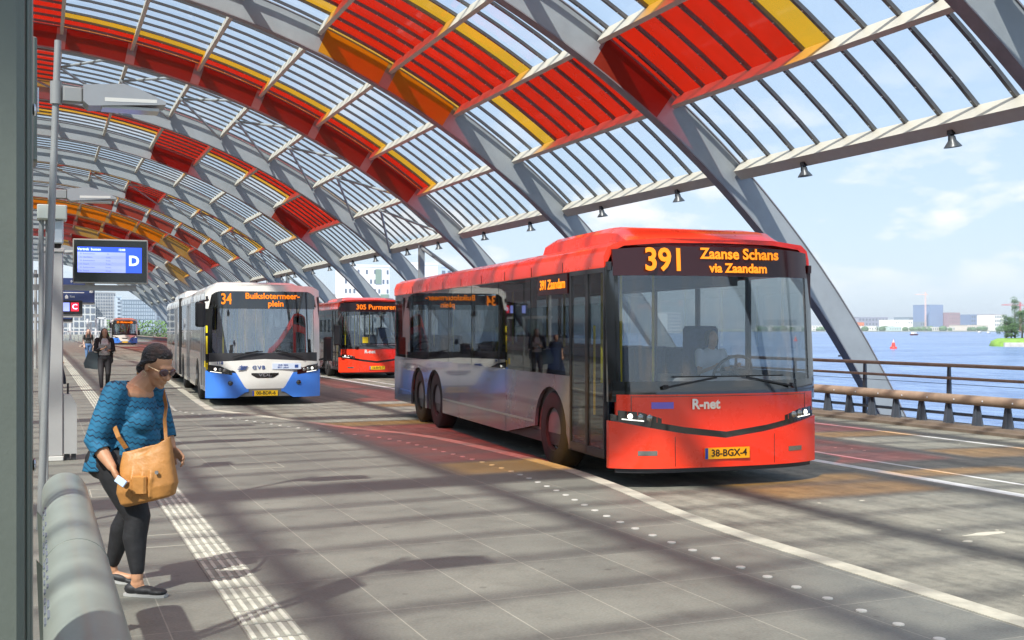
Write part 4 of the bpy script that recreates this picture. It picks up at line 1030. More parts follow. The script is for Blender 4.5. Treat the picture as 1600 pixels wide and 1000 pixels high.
# slim white portal frames and fence at the end of the platform
q0 = mat('white_mast', (.75,.76,.78), .4)
for k, (px, top) in enumerate(((98,497),(110,503),(137,498),(142,503),(150,497))):
    z = 150; x, y = spot(px, z); q = MB(); q.tube([(0,0,0),(0,0,lift(top,z))], .16, 8); o = q.build('mast', q0, None); o.location = (x,y,0)
    tag(o, 'thin white mast beyond the platform end, ' + ['leftmost', 'second from the left', 'third from the left', 'fourth from the left', 'rightmost'][k] + ' of five', 'mast', 'white masts')
z = 160; x, y = spot(152, z); x2, _ = spot(165, z)
q = MB(); h = lift(497, z); q.bar((0,0,0),(0,0,h),.3); q.bar((x2-x,0,0),(x2-x,0,h),.3); q.bar((0,0,h),(x2-x,0,h),.3); q.bar(((x2-x)/2,0,0),((x2-x)/2,0,h),.2); o = q.build('portal_frame', q0, None); o.location = (x,y,0); tag(o, 'white portal frame standing right of the five masts', 'frame')
x0_, y0_ = spot(90, 140); x1_, y1_ = spot(175, 140)
gf = thing('fence', 'low white railing crossing the far end of the platform', 'fence', (x0_, y0_, -.1))
q = MB(); L_ = x1_-x0_; q.bar((0,0,1.3),(L_,0,1.3),.12); q.build('rail', q0, gf); q = MB()
for k in range(14): q.bar((L_*k/13,0,0),(L_*k/13,0,1.3),.07)
q.build('uprights', q0, gf)
# far shore
sh = mat('far_shore_ground', (.25,.27,.22), .9); zs = 2700
def shore_x(px, z): return spot(px, z)
a = spot(700, 2650); b_ = spot(1750, 2650); c_ = spot(1750, 6500); d_ = spot(650, 6500)
q = MB(); q.prism([a, b_, c_, d_], WATER-1, WATER+2.2, 'z'); tag(q.build('far_shore', sh), kind='structure')
blues = mat('blue_far_tower', (.20,.27,.42), .3); pinks = mat('mauve_brick_far', (.34,.24,.27), .7); wht = mat('far_white_wall', (.75,.74,.70), .6); slate = mat('far_slate', (.24,.30,.36), .6); orr = mat('far_orange_roof', (.70,.22,.10), .6)
zb = WATER+1.5
def far(px0, px1, pt, z, label, m_, rows=4, cols=4, **k): return block(px0, px1, pt, z, label, m_, rows, cols, zbase=zb, depth=60, **k)
far(1448,1478,477,2950,'blue glass tower, tallest on the far shore', blues, 9, 4, winm=mat('far_blue_pane',(.25,.33,.5),.2), fill=.6)
far(1479,1504,489,2950,'mauve brick block right of the blue tower on the far shore', pinks, 5, 5, fill=.35)
far(1515,1531,492,3000,'dark blue block behind low roofs on the far shore', blues, 4, 3)
far(1531,1541,496,3050,'small slate block joined to the dark blue one on the far shore', slate, 3, 2)
far(1551,1573,492,2900,'white block with dark top floor left of the island trees', wht, 4, 6, topm=pinks)
far(1333,1396,496,3100,'long low mauve hall at the left end of the far shore', mat('far_mauve_hall',(.32,.33,.42),.6), 3, 9, fill=.5)
far(1339,1352,504,2800,'orange roofed shed beside the arch on the far shore', orr, 1, 2, fill=.3)
far(1341,1374,509.5,2720,'long white quay shed right of the arch on the far shore', wht, 1, 6, fill=.3)
far(1397,1408,500,2900,'plain white cube on the far shore', wht, 2, 2, fill=.3)
far(1417,1428,500,2880,'second white cube with grey blocks behind on the far shore', wht, 2, 2, fill=.3)
far(1418,1436,496,3100,'slate block behind the second white cube', slate, 3, 4)
far(1386,1412,510.5,2720,'pale green low shed at the water on the far shore', mat('pale_green_shed',(.50,.62,.60),.6), 1, 5, fill=.3)
far(1436,1450,503,2900,'low grey house left of the blue tower', slate, 2, 3)
far(1504,1552,508,2800,'row of low cream houses right of the mauve block', mat('cream_far',(.62,.56,.50),.7), 1, 10, fill=.4)
far(1446,1500,511,2720,'row of low quay houses under the blue tower', mat('cream_far2',(.60,.58,.54),.7), 1, 12, fill=.4)
far(1573,1660,497,3100,'long slate roofline behind the island trees', slate, 3, 12)
far(1185,1335,509,2760,'low pale waterfront row seen through the red bus windscreen', wht, 2, 24, fill=.4)
far(1210,1250,500,2900,'slate block seen through the right of the red bus windscreen', slate, 4, 6)
far(1040,1066,489,1500,'pale office on the far bank seen through the left of the red bus windscreen', wht, 6, 6, fill=.5)
far(860,1040,505,1500,'long low bank buildings hidden behind the red bus', slate, 2, 16, fill=.4)
tree_far = mat('far_tree_green', (.10,.17,.09), .9, var=.3, scale=.05)
q = MB(); rng = random.Random(2)
for k in range(150):
    px = rng.uniform(1180,1600); z = rng.uniform(2700,2760); x, y = spot(px, z); r = rng.uniform(4,8)
    if rng.random() < .35: q.ell((x,y,zb+r*.7), (r*1.6,r,r), 7, 5)
tag(q.build('far_trees', tree_far), kind='stuff')
def crane(px, pt, z, label, jl, jr, mm):
    x, y = spot(px, z); h = lift(pt, z)-zb
    t = thing('tower_crane', label, 'crane', (x,y,zb))
    q = MB()
    for sx_ in (-1.2,1.2):
        for sy in (-1.2,1.2): q.bar((sx_,sy,0),(sx_,sy,h),.7)
    k = 0
    while k*6 < h-6: q.bar((-1.2*(1 if k%2 else -1),-1.2,k*6),(1.2*(1 if k%2 else -1),-1.2,k*6+6),.5); k += 1
    q.build('mast', mm, t)
    q = MB(); q.bar((-jl,0,h-4),(jr,0,h-4),1.6); q.bar((-jl*.9,0,h-3.4),(0,0,h+3),.5); q.bar((jr*.6,0,h-3.4),(0,0,h+3),.5); q.bar((0,0,h-6),(0,0,h+3),1.4); q.build('jib', mm, t)
crane(1446, 458, 2900, 'pale tower crane rising left of the blue tower', 34, 9, mat('pale_crane', (.75,.55,.52), .5))
crane(1594, 474, 2500, 'red tower crane with long pale jib behind the island trees', 55, 16, mat('red_crane', (.62,.12,.14), .5))
# harbour marks, boats
def buoy(px, py, label, g='red buoys on the water'):
    z = (CAMH-WATER)*F/(py-513); x, y = spot(px, z); t = thing('buoy', label, 'buoy', (x,y,WATER), 0, g); rm = mat('buoy_red', (.80,.06,.04), .5)
    q = MB(); q.lathe([(0,-.3),(1.25,-.3),(1.3,.5),(1.15,.8),(.75,.9),(.55,2.4),(0,2.5)], (0,0,0), 'z', 18); q.build('float', rm, t, auto=35)
    q = MB(); q.lathe([(0,2.4),(.35,2.4),(.3,3.1),(0,3.3)], (0,0,0), 'z', 12); q.bar((0,0,3.2),(0,0,3.8),.12); q.build('lantern', mat('buoy_lantern', (.75,.5,.45), .5), t); return t
buoy(1396, 545, 'red cone buoy on open water between the arch and the island')
buoy(1243, 533, 'red cone buoy farther left, seen beside the bus front')
def boat(px, py, ln, label, mm, mast=False):
    z = (CAMH-WATER)*F/(py-513); x, y = spot(px, z); t = thing('boat', label, 'boat', (x,y,WATER), R(20))
    q = MB(); q.loft([[(a*ln*s,b*ln*.16*s2,c) for a, b in ((-.5,-.8),(.3,-.9),(.52,0),(.3,.9),(-.5,.8))] for s, s2, c in ((.85,.7,-.2),(1,1,ln*.10))]); q.build('hull', mm, t)
    q = MB(); q.cbox(-ln*.3,ln*.12,-ln*.1,ln*.1,ln*.10,ln*.24,.1); q.build('cabin', wht, t)
    if mast: q = MB(); q.bar((0,0,0),(0,0,ln*.9),.15); q.build('mast', wht, t)
    return t
boat(1429, 524, 16, 'small dark launch crossing the middle of the harbour', mat('dark_red_hull', (.22,.05,.06), .5))
boat(1531, 520.5, 14, 'white boat farthest off near the far shore', wht); boat(1545, 521, 12, 'white boat moored just left of the island tip', wht)
x, z = 0, 0; zz = (CAMH-WATER)*F/(557-513); x, y = spot(1313, zz)
q = MB(); q.lathe([(0,-.4),(.9,-.3),(1.0,.25),(.8,.4),(0,.42)], (0,0,0), 'x', 14); o = q.build('mooring_float', black, None, auto=40); o.location = (x,y,WATER); o.scale = (1.6,.5,.5); tag(o, 'black mooring float beside the foot of the big arch', 'float')
# island with wall and trees
zi = (CAMH-WATER)*F/(541-513)
ig = mat('island_grass', (.17,.30,.045), .9, var=.3, scale=.3)
tip = spot(1545, zi); 
pts = [spot(1546, zi+6), spot(1556, zi-6), spot(1600, zi-14), spot(1720, zi-14), spot(1720, zi+120), spot(1600, zi+70), spot(1552, zi+25)]
q = MB(); c = Vector((sum(p[0] for p in pts)/7, sum(p[1] for p in pts)/7)); sm = smooth(pts+[pts[0]], 4)[:-1]
q.loft([[(p[0],p[1],WATER-.6) for p in sm], [(p[0],p[1],WATER+.5) for p in sm], [(c.x+(p[0]-c.x)*.95,c.y+(p[1]-c.y)*.9,WATER+2.3) for p in sm], [(c.x+(p[0]-c.x)*.8,c.y+(p[1]-c.y)*.7,WATER+3.4) for p in sm]]); tag(q.build('island', ig, auto=60), kind='structure')
a1_ = spot(1569, zi-15); a2_ = spot(1700, zi-16)
q = MB(); q.bar((a1_[0],a1_[1],WATER+.9),(a2_[0],a2_[1],WATER+.9),1.2,1.9); o = q.build('quay_wall', mat('quay_stone', (.50,.48,.42), .8, var=.2, scale=.4), None); tag(o, 'pale stone quay wall along the front of the green island', 'wall')
leaf = mat('island_leaf', (.055,.12,.035), .8, var=.5, scale=.6); bark = mat('bark', (.09,.07,.05), .9)
def tree(x, y, z0, h, r, label, seed, conif=False):
    t = thing('tree', label, 'tree', (x,y,z0), 0, 'trees on the island'); rg = random.Random(seed)
    q = MB(); q.tube([(0,0,0),(.1,0,h*.3),(0,.1,h*.8)], [r*.07+.12, r*.05+.1, .06], 8)
    cl = []
    for k in range(26):
        a = rg.uniform(0,6.28); f = rg.uniform(.22,1.0); rr = r*((1.05-f)*.95+.12 if conif else math.sin(math.pi*min(1,f*.85+.1)))*rg.uniform(.35,1); p = Vector((rr*math.cos(a), rr*math.sin(a), h*f)); cl.append(p)
        if k < 9: q.tube([(0,0,h*f*.7), tuple(p)], [.09,.03], 5)
    q.build('trunk', bark, t)
    q = MB(); vs = []; fs = []
    for p in cl:
        s = r*rg.uniform(.22,.42)
        for j in range(170):
            d = Vector((rg.gauss(0,1),rg.gauss(0,1),rg.gauss(0,.8))).normalized()*s*rg.uniform(.5,1.05); c_ = p+d
            u = Vector((rg.gauss(0,1),rg.gauss(0,1),rg.gauss(0,1))).normalized(); v = u.orthogonal().normalized(); L2 = rg.uniform(.14,.3)
            k = len(vs); vs += [c_-u*L2, c_+v*L2*.5, c_+u*L2, c_-v*L2*.5]; fs.append((k,k+1,k+2,k+3))
    q.add(vs, fs); q.build('crown', leaf, t); return t
zt_ = WATER+2.6
for i, (px, dz, h, r, lab, cf) in enumerate([(1572,22,11,5,'leftmost round tree of the island clump',False),(1586,26,19,4.6,'tallest pointed tree of the island clump',True),(1597,20,13,4.5,'tree right of the tallest one, at the picture edge',False),(1580,10,7,2.8,'small shrubby tree in front of the island clump',False),(1612,28,16,6,'broad tree just beyond the right edge of the picture',False)]):
    x, y = spot(px, zi+dz); tree(x, y, zt_, h, r, lab, 20+i, cf)
# quayside greenery left of the arch feet
x, y = spot(245, 210); q = MB(); rg = random.Random(9); vs=[]; fs=[]
for k in range(2600):
    c_ = Vector((rg.uniform(-9,14), rg.uniform(-3,3), rg.uniform(0,1)**1.5*3.2)); u = Vector((rg.gauss(0,1),rg.gauss(0,1),rg.gauss(0,1))).normalized(); v = u.orthogonal().normalized(); j = len(vs); vs += [c_-u*.22, c_+v*.14, c_+u*.22, c_-v*.14]; fs.append((j,j+1,j+2,j+3))
q.add(vs, fs); o = q.build('hedge', mat('hedge_leaf', (.10,.19,.05), .8, var=.4, scale=.5), None); o.location = (x,y,-.1); tag(o, 'loose green hedge at the far end of the deck', 'hedge')
# ================================================================ PEOPLE
def fuse(name, fn, m, parent, vox=.008, sm=2, fac=.5):
    """shapes put in by fn melt into one continuous surface"""
    q = MB(); fn(q); o = q.build(name, m, None)
    md = o.modifiers.new('r', 'REMESH'); md.mode = 'VOXEL'; md.voxel_size = vox; md.use_smooth_shade = True
    s = o.modifiers.new('s', 'SMOOTH'); s.iterations = sm; s.factor = fac
    dg = bpy.context.evaluated_depsgraph_get(); me = bpy.data.meshes.new_from_object(o.evaluated_get(dg))
    o.modifiers.clear(); old = o.data; o.data = me; bpy.data.meshes.remove(old); me.materials.clear(); me.materials.append(m)
    me.polygons.foreach_set('use_smooth', [True]*len(me.polygons)); o.parent = parent; return o
def limb(q, pts, rad, n=12):
    q.tube(pts, rad, n)
    for p, r in ((pts[0], rad[0]), (pts[-1], rad[-1])):
        r = r if not isinstance(r, (tuple, list)) else min(r); q.ell(p, (r,r,r), 10, 7)
def hand(q, w, dirv, palm_n, s=1.0, curl=.6, side=1):
    """five fingers on a palm; w wrist, dirv along the hand, palm_n out of the palm"""
    d = Vector(dirv).normalized(); nrm = Vector(palm_n).normalized(); nrm = (nrm-d*nrm.dot(d)).normalized(); sd_ = d.cross(nrm)*side
    w = Vector(w); rot = Matrix((sd_, nrm, d)).transposed()
    q.ell(w+d*.045*s, (.040*s,.018*s,.055*s), 12, 8, rot)
    for i, (o_, ln, r) in enumerate(((-.030,.062,.0095),(-.010,.072,.010),(.010,.068,.0095),(.029,.052,.0085))):
        b0 = w+d*.085*s+sd_*o_*s; p1 = b0+(d*math.cos(curl*.5)+nrm*math.sin(curl*.5))*ln*.45*s; p2 = p1+(d*math.cos(curl*1.3)+nrm*math.sin(curl*1.3))*ln*.32*s; p3 = p2+(d*math.cos(curl*1.9)+nrm*math.sin(curl*1.9))*ln*.26*s
        limb(q, [b0-d*.02*s, p1, p2, p3], [r*s*1.1, r*s, r*s*.95, r*s*.8], 8)
    t0 = w+d*.025*s-sd_*.030*s; limb(q, [t0, t0-sd_*.028*s+d*.028*s+nrm*.012*s, t0-sd_*.030*s+d*.055*s+nrm*.028*s], [.013*s,.011*s,.009*s], 8)
skin = mat('skin_brown', (.50,.255,.14), .5, var=.06, scale=12); skin2 = mat('skin_tan', (.48,.27,.17), .5, var=.05, scale=12); skin3 = mat('skin_light', (.62,.40,.30), .5)
hairm = mat('black_hair', (.016,.011,.009), .32, var=.8, scale=110, stretch=(.12,1,.5), bump=.9, bscale=150)
# blue top with zigzag lines, following its own surface
m = bpy.data.materials.new('zigzag_knit'); m.use_nodes = True; n, l = nt(m); b = n['Principled BSDF']; b.inputs['Roughness'].default_value = .8
tc = n.new('ShaderNodeTexCoord'); sp = n.new('ShaderNodeSeparateXYZ'); l.new(tc.outputs['Object'], sp.inputs[0])
def M_(op, a, bb=None, cc=None):
    x = n.new('ShaderNodeMath'); x.operation = op
    for i, v in enumerate((a, bb, cc)):
        if v is None: continue
        if isinstance(v, (int, float)): x.inputs[i].default_value = v
        else: l.new(v, x.inputs[i])
    return x.outputs[0]
h_ = M_('ADD', sp.outputs['X'], M_('MULTIPLY', sp.outputs['Y'], .8))
zz_ = M_('PINGPONG', h_, .021); z_ = M_('ADD', M_('MULTIPLY', zz_, .60), M_('ADD', sp.outputs['Z'], M_('MULTIPLY', sp.outputs['X'], .30)))
st_ = M_('PINGPONG', z_, .0155); k1 = n.new('ShaderNodeMapRange'); k1.inputs['From Min'].default_value = .0026; k1.inputs['From Max'].default_value = .0048; l.new(st_, k1.inputs['Value'])
big = M_('PINGPONG', z_, .055); k2 = n.new('ShaderNodeMapRange'); k2.inputs['From Min'].default_value = .0; k2.inputs['From Max'].default_value = .05; k2.inputs['To Min'].default_value = .35; k2.inputs['To Max'].default_value = 1; l.new(big, k2.inputs['Value'])
fac = M_('MULTIPLY', M_('SUBTRACT', 1.0, k1.outputs[0]), k2.outputs[0])
mc = n.new('ShaderNodeMix'); mc.data_type = 'RGBA'; mc.inputs[6].default_value = (.010,.125,.235,1); mc.inputs[7].default_value = (.003,.014,.04,1); l.new(fac, mc.inputs[0]); l.new(mc.outputs[2], b.inputs['Base Color'])
tn = n.new('ShaderNodeTexNoise'); tn.inputs['Scale'].default_value = 9; tn.inputs['Detail'].default_value = 3; l.new(tc.outputs['Object'], tn.inputs['Vector'])
bp = n.new('ShaderNodeBump'); bp.inputs['Strength'].default_value = .5; bp.inputs['Distance'].default_value = .03; l.new(tn.outputs['Fac'], bp.inputs['Height']); l.new(bp.outputs[0], b.inputs['Normal'])
knit = m
blk_cloth = mat('black_leggings', (.012,.012,.014), .7, var=.3, scale=25, bump=.3, bscale=14)
tan = mat('tan_leather', (.42,.19,.048), .5, var=.16, scale=9, bump=.6, bscale=9)

# ---- main figure. local axes: +X where she walks, -Y towards the camera side (her right), Z up
wx, wy = spot(215, 6.88)
fa = -R(29)
wm = thing('person', 'woman in blue zigzag top walking bent forward with a tan handbag and sunglasses', 'person', (wx,wy,0), fa)
K = dict(hipR=(-.10,-.10,.80), kneeR=(.06,-.13,.455), ankR=(.075,-.17,.10), hipL=(-.12,.10,.80), kneeL=(-.10,.12,.45), ankL=(-.235,.14,.11),
         shR=(-.06,-.175,1.215), elR=(-.15,-.245,.925), wrR=(-.02,-.300,.785), shL=(.02,.165,1.21), elL=(.08,.215,.95), wrL=(.135,.20,.84),
         neck=(.02,0,1.245), head=(.125,0,1.365))
def rot_y(a): return Matrix.Rotation(a, 3, 'Y')
HR = Matrix.Rotation(R(-24), 3, 'Z') @ rot_y(R(22))
hc = Vector(K['head'])
def Hp(x, y, z): return hc + HR @ Vector((x,y,z))
def f_body(q):
    # head
    q.ell(Hp(-.012,0,.035), (.098,.077,.098), 20, 14, HR); q.ell(Hp(.030,0,-.035), (.066,.060,.080), 18, 12, HR); q.ell(Hp(.045,0,-.085), (.040,.042,.032), 14, 9, HR)
    q.ell(Hp(.080,0,.022), (.022,.052,.018), 12, 8, HR)                                    # brow
    limb(q, [Hp(.088,0,.008), Hp(.106,0,-.022), Hp(.112,0,-.034)], [.009,.013,.015], 10)    # nose
    for s in (-1,1): q.ell(Hp(.100,s*.013,-.037), (.012,.010,.009), 8, 6, HR); q.ell(Hp(.062,s*.040,-.030), (.030,.026,.028), 12, 8, HR); q.ell(Hp(-.002,s*.078,.0), (.020,.009,.032), 10, 8, HR)
    q.ell(Hp(.086,0,-.062), (.017,.026,.008), 12, 6, HR); q.ell(Hp(.083,0,-.074), (.017,.023,.009), 12, 6, HR)   # lips
    q.ell(Hp(.072,0,-.100), (.022,.026,.018), 10, 8, HR)                                    # chin
    limb(q, [Vector(K['neck'])+Vector((-.03,0,-.04)), Hp(-.02,0,-.06)], [.078,.060], 14)
    q.ell((-.02,0,1.205), (.11,.155,.06), 16, 10, rot_y(R(15)))
    # torso under the top, arms and legs
    q.ell((-.03,0,1.05), (.13,.15,.15), 16, 10); q.ell((-.09,0,.86), (.16,.16,.14), 16, 10)
    for s, a in (('R',-1),('L',1)):
        limb(q, [K['sh'+s], K['el'+s]], [.055,.042]); limb(q, [K['el'+s], tuple(Vector(K['el'+s]).lerp(Vector(K['wr'+s]), .4)), K['wr'+s]], [.044,.043,.027])
        limb(q, [K['hip'+s], K['knee'+s], tuple(Vector(K['knee'+s]).lerp(Vector(K['ank'+s]), .35)), K['ank'+s]], [.085,.045,.038,.034])
        f = Vector(K['ank'+s]); q.ell(f+Vector((.0,0,-.03)), (.042,.032,.045), 10, 8); limb(q, [f+Vector((-.01,0,-.055)), f+Vector((.12,-.0,-.075))], [.03,.022])
    hand(q, K['wrR'], (.42,-.08,-.72), (.75,.45,.4), 1.0, .8, 1)
    hand(q, K['wrL'], (.7,-.1,-.5), (.2,-.6,-.6), .95, .7, -1)
fuse('body', f_body, skin, wm, .0055, 2, .4)
def f_top(q):
    T = rot_y(R(16))
    q.ell((-.06,0,1.105), (.165,.195,.165), 20, 14, T); q.ell((.045,-.075,1.035), (.095,.092,.088), 16, 12); q.ell((.05,.075,1.035), (.095,.090,.088), 16, 12)
    q.ell((-.075,0,.93), (.178,.195,.15), 20, 14); q.ell((.01,0,.93), (.125,.15,.11), 16, 10)
    rings = []
    for z, cx, rx, ry in ((1.02,-.06,.17,.185),(.90,-.085,.195,.20),(.80,-.105,.215,.212),(.745,-.112,.222,.215)):
        rings.append([(cx+rx*math.cos(a), ry*math.sin(a), z+.02*math.cos(a)) for a in [2*math.pi*k/28 for k in range(28)]])
    q.loft(rings)
    q.ell((-.065,0,1.20), (.125,.185,.075), 18, 10, T)
    for s in ('R','L'):
        a, e, w_ = Vector(K['sh'+s]), Vector(K['el'+s]), Vector(K['wr'+s]); limb(q, [tuple(a), tuple(a.lerp(e,.5)), tuple(e), tuple(e.lerp(w_,.42))], [.075,.075,.067,.058], 16)
tp = fuse('top', f_top, knit, wm, .007, 3, .5)
# scoop neckline: open the collar so skin shows
bm = bmesh.new(); bm.from_mesh(tp.data)
cN = Vector((.055,0,1.27)); kill = [v for v in bm.verts if ((v.co-cN).x/.115)**2 + ((v.co-cN).y/.092)**2 + ((v.co-cN).z/.100)**2 < 1]
cB = Vector((-.11,0,.700)); 
for s in ('R','L'):
    e, w_ = Vector(K['el'+s]), Vector(K['wr'+s]); d_ = (w_-e).normalized(); cut = e.lerp(w_,.44)
    kill += [v for v in bm.verts if (v.co-cut).dot(d_) > 0 and (v.co-cut).length < .10]
bmesh.ops.delete(bm, geom=list(set(kill)), context='VERTS'); bm.to_mesh(tp.data); bm.free()
sd_m = tp.modifiers.new('t','SOLIDIFY'); sd_m.thickness = .004; sd_m.offset = -1
def f_leg(q):
    q.ell((-.115,0,.80), (.185,.19,.135), 20, 12); q.ell((-.17,-.075,.79), (.125,.105,.115), 14, 10); q.ell((-.17,.075,.79), (.125,.105,.115), 14, 10)
    for s in ('R','L'):
        h0, k0, a0_ = Vector(K['hip'+s]), Vector(K['knee'+s]), Vector(K['ank'+s])
        limb(q, [tuple(h0), tuple(h0.lerp(k0,.35)), tuple(k0), tuple(k0.lerp(a0_,.32)+Vector((-.018,0,0))), tuple(k0.lerp(a0_,.93 if s == 'L' else .86))], [.130,.118,.078,.072,.042], 16)
fuse('leggings', f_leg, blk_cloth, wm, .008, 3, .5)
shoe_m = mat('black_shoe', (.018,.018,.020), .6, var=.3, scale=30); sole_m = mat('pale_sole', (.42,.42,.40), .6)
for s, yaw, pitch in (('R', R(-6), 0), ('L', R(4), R(12))):
    f = Vector(K['ank'+s]); ro = Matrix.Rotation(yaw, 3, 'Z') @ Matrix.Rotation(pitch, 3, 'Y')
    def fs_(q):
        q.ell(Vector((-.03,0,.042)), (.052,.040,.036), 14, 8); q.ell(Vector((.05,0,.036)), (.085,.042,.028), 16, 8); q.ell(Vector((.13,.0,.030)), (.065,.044,.022), 16, 8)
    o = fuse('shoe', fs_, shoe_m, wm, .005, 2); o.location = (f.x, f.y, 0 if s == 'R' else .012); o.rotation_euler = (0,pitch,yaw)
    q = MB(); out = [(-.08,-.02),(-.06,-.036),(0,-.038),(.08,-.043),(.15,-.044),(.19,-.025),(.197,0),(.19,.025),(.15,.044),(.08,.04),(0,.036),(-.06,.036),(-.08,.02)]
    q.prism(out, 0.001, .016, 'z'); q.build('sole', sole_m, o, auto=40)
def f_hair(q):
    q.ell(Hp(-.026,0,.050), (.096,.085,.091), 20, 14, HR); q.ell(Hp(-.055,0,.012), (.060,.074,.072), 16, 10, HR); q.ell(Hp(.015,0,.085), (.062,.066,.046), 14, 8, HR)
    for s in (-1,1): limb(q, [Hp(.030,s*.066,.060), Hp(-.005,s*.079,.035), Hp(-.05,s*.078,.0)], [.012,.014,.018], 8)
    q.ell(Hp(-.120,0,-.060), (.034,.038,.034), 14, 10, HR); q.ell(Hp(-.14,.01,-.082), (.022,.026,.022), 10, 8, HR); limb(q, [Hp(-.09,0,-.02), Hp(-.12,0,-.055)], [.045,.032], 10)
fuse('hair', f_hair, hairm, wm, .006, 1)
lens_m = mat('plum_lens', (.05,.008,.02), .06, spec=.9, coat=.5); gold = mat('gold_frame', (.6,.42,.25), .3, .8)
q = MB()
for s in (-1,1): q.ell(Hp(.103,s*.034,.004), (.007,.031,.024), 16, 8, HR @ Matrix.Rotation(s*R(16), 3, 'Z'))
sg = q.build('sunglasses', lens_m, wm, smooth=True)
q = MB(); q.tube([Hp(.108,-.008,.010), Hp(.112,0,.014), Hp(.108,.008,.010)], .003, 6)
for s in (-1,1): q.tube([Hp(.094,s*.064,.010), Hp(.05,s*.079,.012), Hp(-.008,s*.083,.010)], .0032, 6)
q.build('glasses_frame', gold, sg)
q = MB(); q.ell(Hp(.0,-.086,-.034), (.004,.004,.006), 8, 6); q.tube([Hp(0,-.088,-.045)+Vector((.014*math.cos(a),0,.014*math.sin(a))) for a in [2*math.pi*k/12 for k in range(13)]], .002, 5); q.build('earring', gold, wm)
# handbag (carried: a thing of its own), in her axes
hb = thing('handbag', 'slouchy tan leather handbag hanging at the hip of the woman in blue', 'handbag', (wx,wy,.055), fa)
def f_bag(q):
    rings = []
    for z, wd, th, cx in ((.515,.125,.045,.165),(.53,.155,.062,.165),(.60,.175,.078,.16),(.70,.160,.068,.155),(.79,.150,.045,.150),(.835,.140,.026,.15)):
        rg_ = []
        for k in range(28):
            a = 2*math.pi*k/28; c, s = math.cos(a), math.sin(a); p = .62
            x = wd*abs(c)**p*(1 if c > 0 else -1); y = th*abs(s)**p*(1 if s > 0 else -1)
            zz = z + .035*(x/wd)*(1 if z > .75 else .5) - (.022*math.cos(3*x/wd) if z > .8 else 0) + .012*(x/wd)
            rg_.append((cx+x+(z-.6)*.02, -.215+y+.10*x, zz))
        rings.append(rg_)
    q.loft(rings)
    for (x, s) in ((.09,.030),(.20,.035),(.15,.03)): limb(q, [(x,-.280+.10*(x-.16),.56),(x+.012,-.285+.10*(x-.16),.66),(x+.0,-.25,.78)], [.012,.016,.008], 8)
fuse('bag_body', f_bag, tan, hb, .006, 2)
q = MB(); q.cbox(.10,.19,-.312,-.270,.57,.68,.012); q.build('pocket', tan, hb, auto=40)
q = MB()
def strap(pts, w_=.022):
    P_ = [Vector(p) for p in pts]; rings = []
    for i, p in enumerate(P_):
        d = (P_[min(i+1,len(P_)-1)]-P_[max(i-1,0)]).normalized(); sd_ = d.cross(Vector((0,-1,0)) if abs(d.y) < .9 else Vector((1,0,0))).normalized(); nn = sd_.cross(d)
        rings.append([p+sd_*w_/2+nn*.003, p-sd_*w_/2+nn*.003, p-sd_*w_/2-nn*.003, p+sd_*w_/2-nn*.003])
    q.loft(rings)
strap([(.262,-.175,.83),(.235,-.13,.92),(.19,-.04,.99),(.14,.10,1.06),(.09,.17,1.15),(.0,.175,1.27),(-.07,.14,1.26)], .022)
strap([(.02,-.20,.83),(-.01,-.235,.90),(-.04,-.225,.96)], .028)
q.build('strap', tan, hb)
q = MB(); q.lathe([(0,-.004),(.012,-.004),(.012,.004),(0,.004)], (.25,-.29,.70), 'y', 10); q.build('buckle', chrome, hb)
ph = thing('phone', 'small pale blue phone held in the near hand of the woman in blue', 'phone', (wx,wy,0), fa)
q = MB(); q.M = Matrix.Translation((.070,-.375,.712)) @ Matrix.Rotation(R(35), 4, 'Y'); q.cbox(-.034,.034,-.005,.005,-.022,.022,.008); q.build('casing', mat('pale_blue_phone', (.55,.68,.85), .3), ph, auto=40)

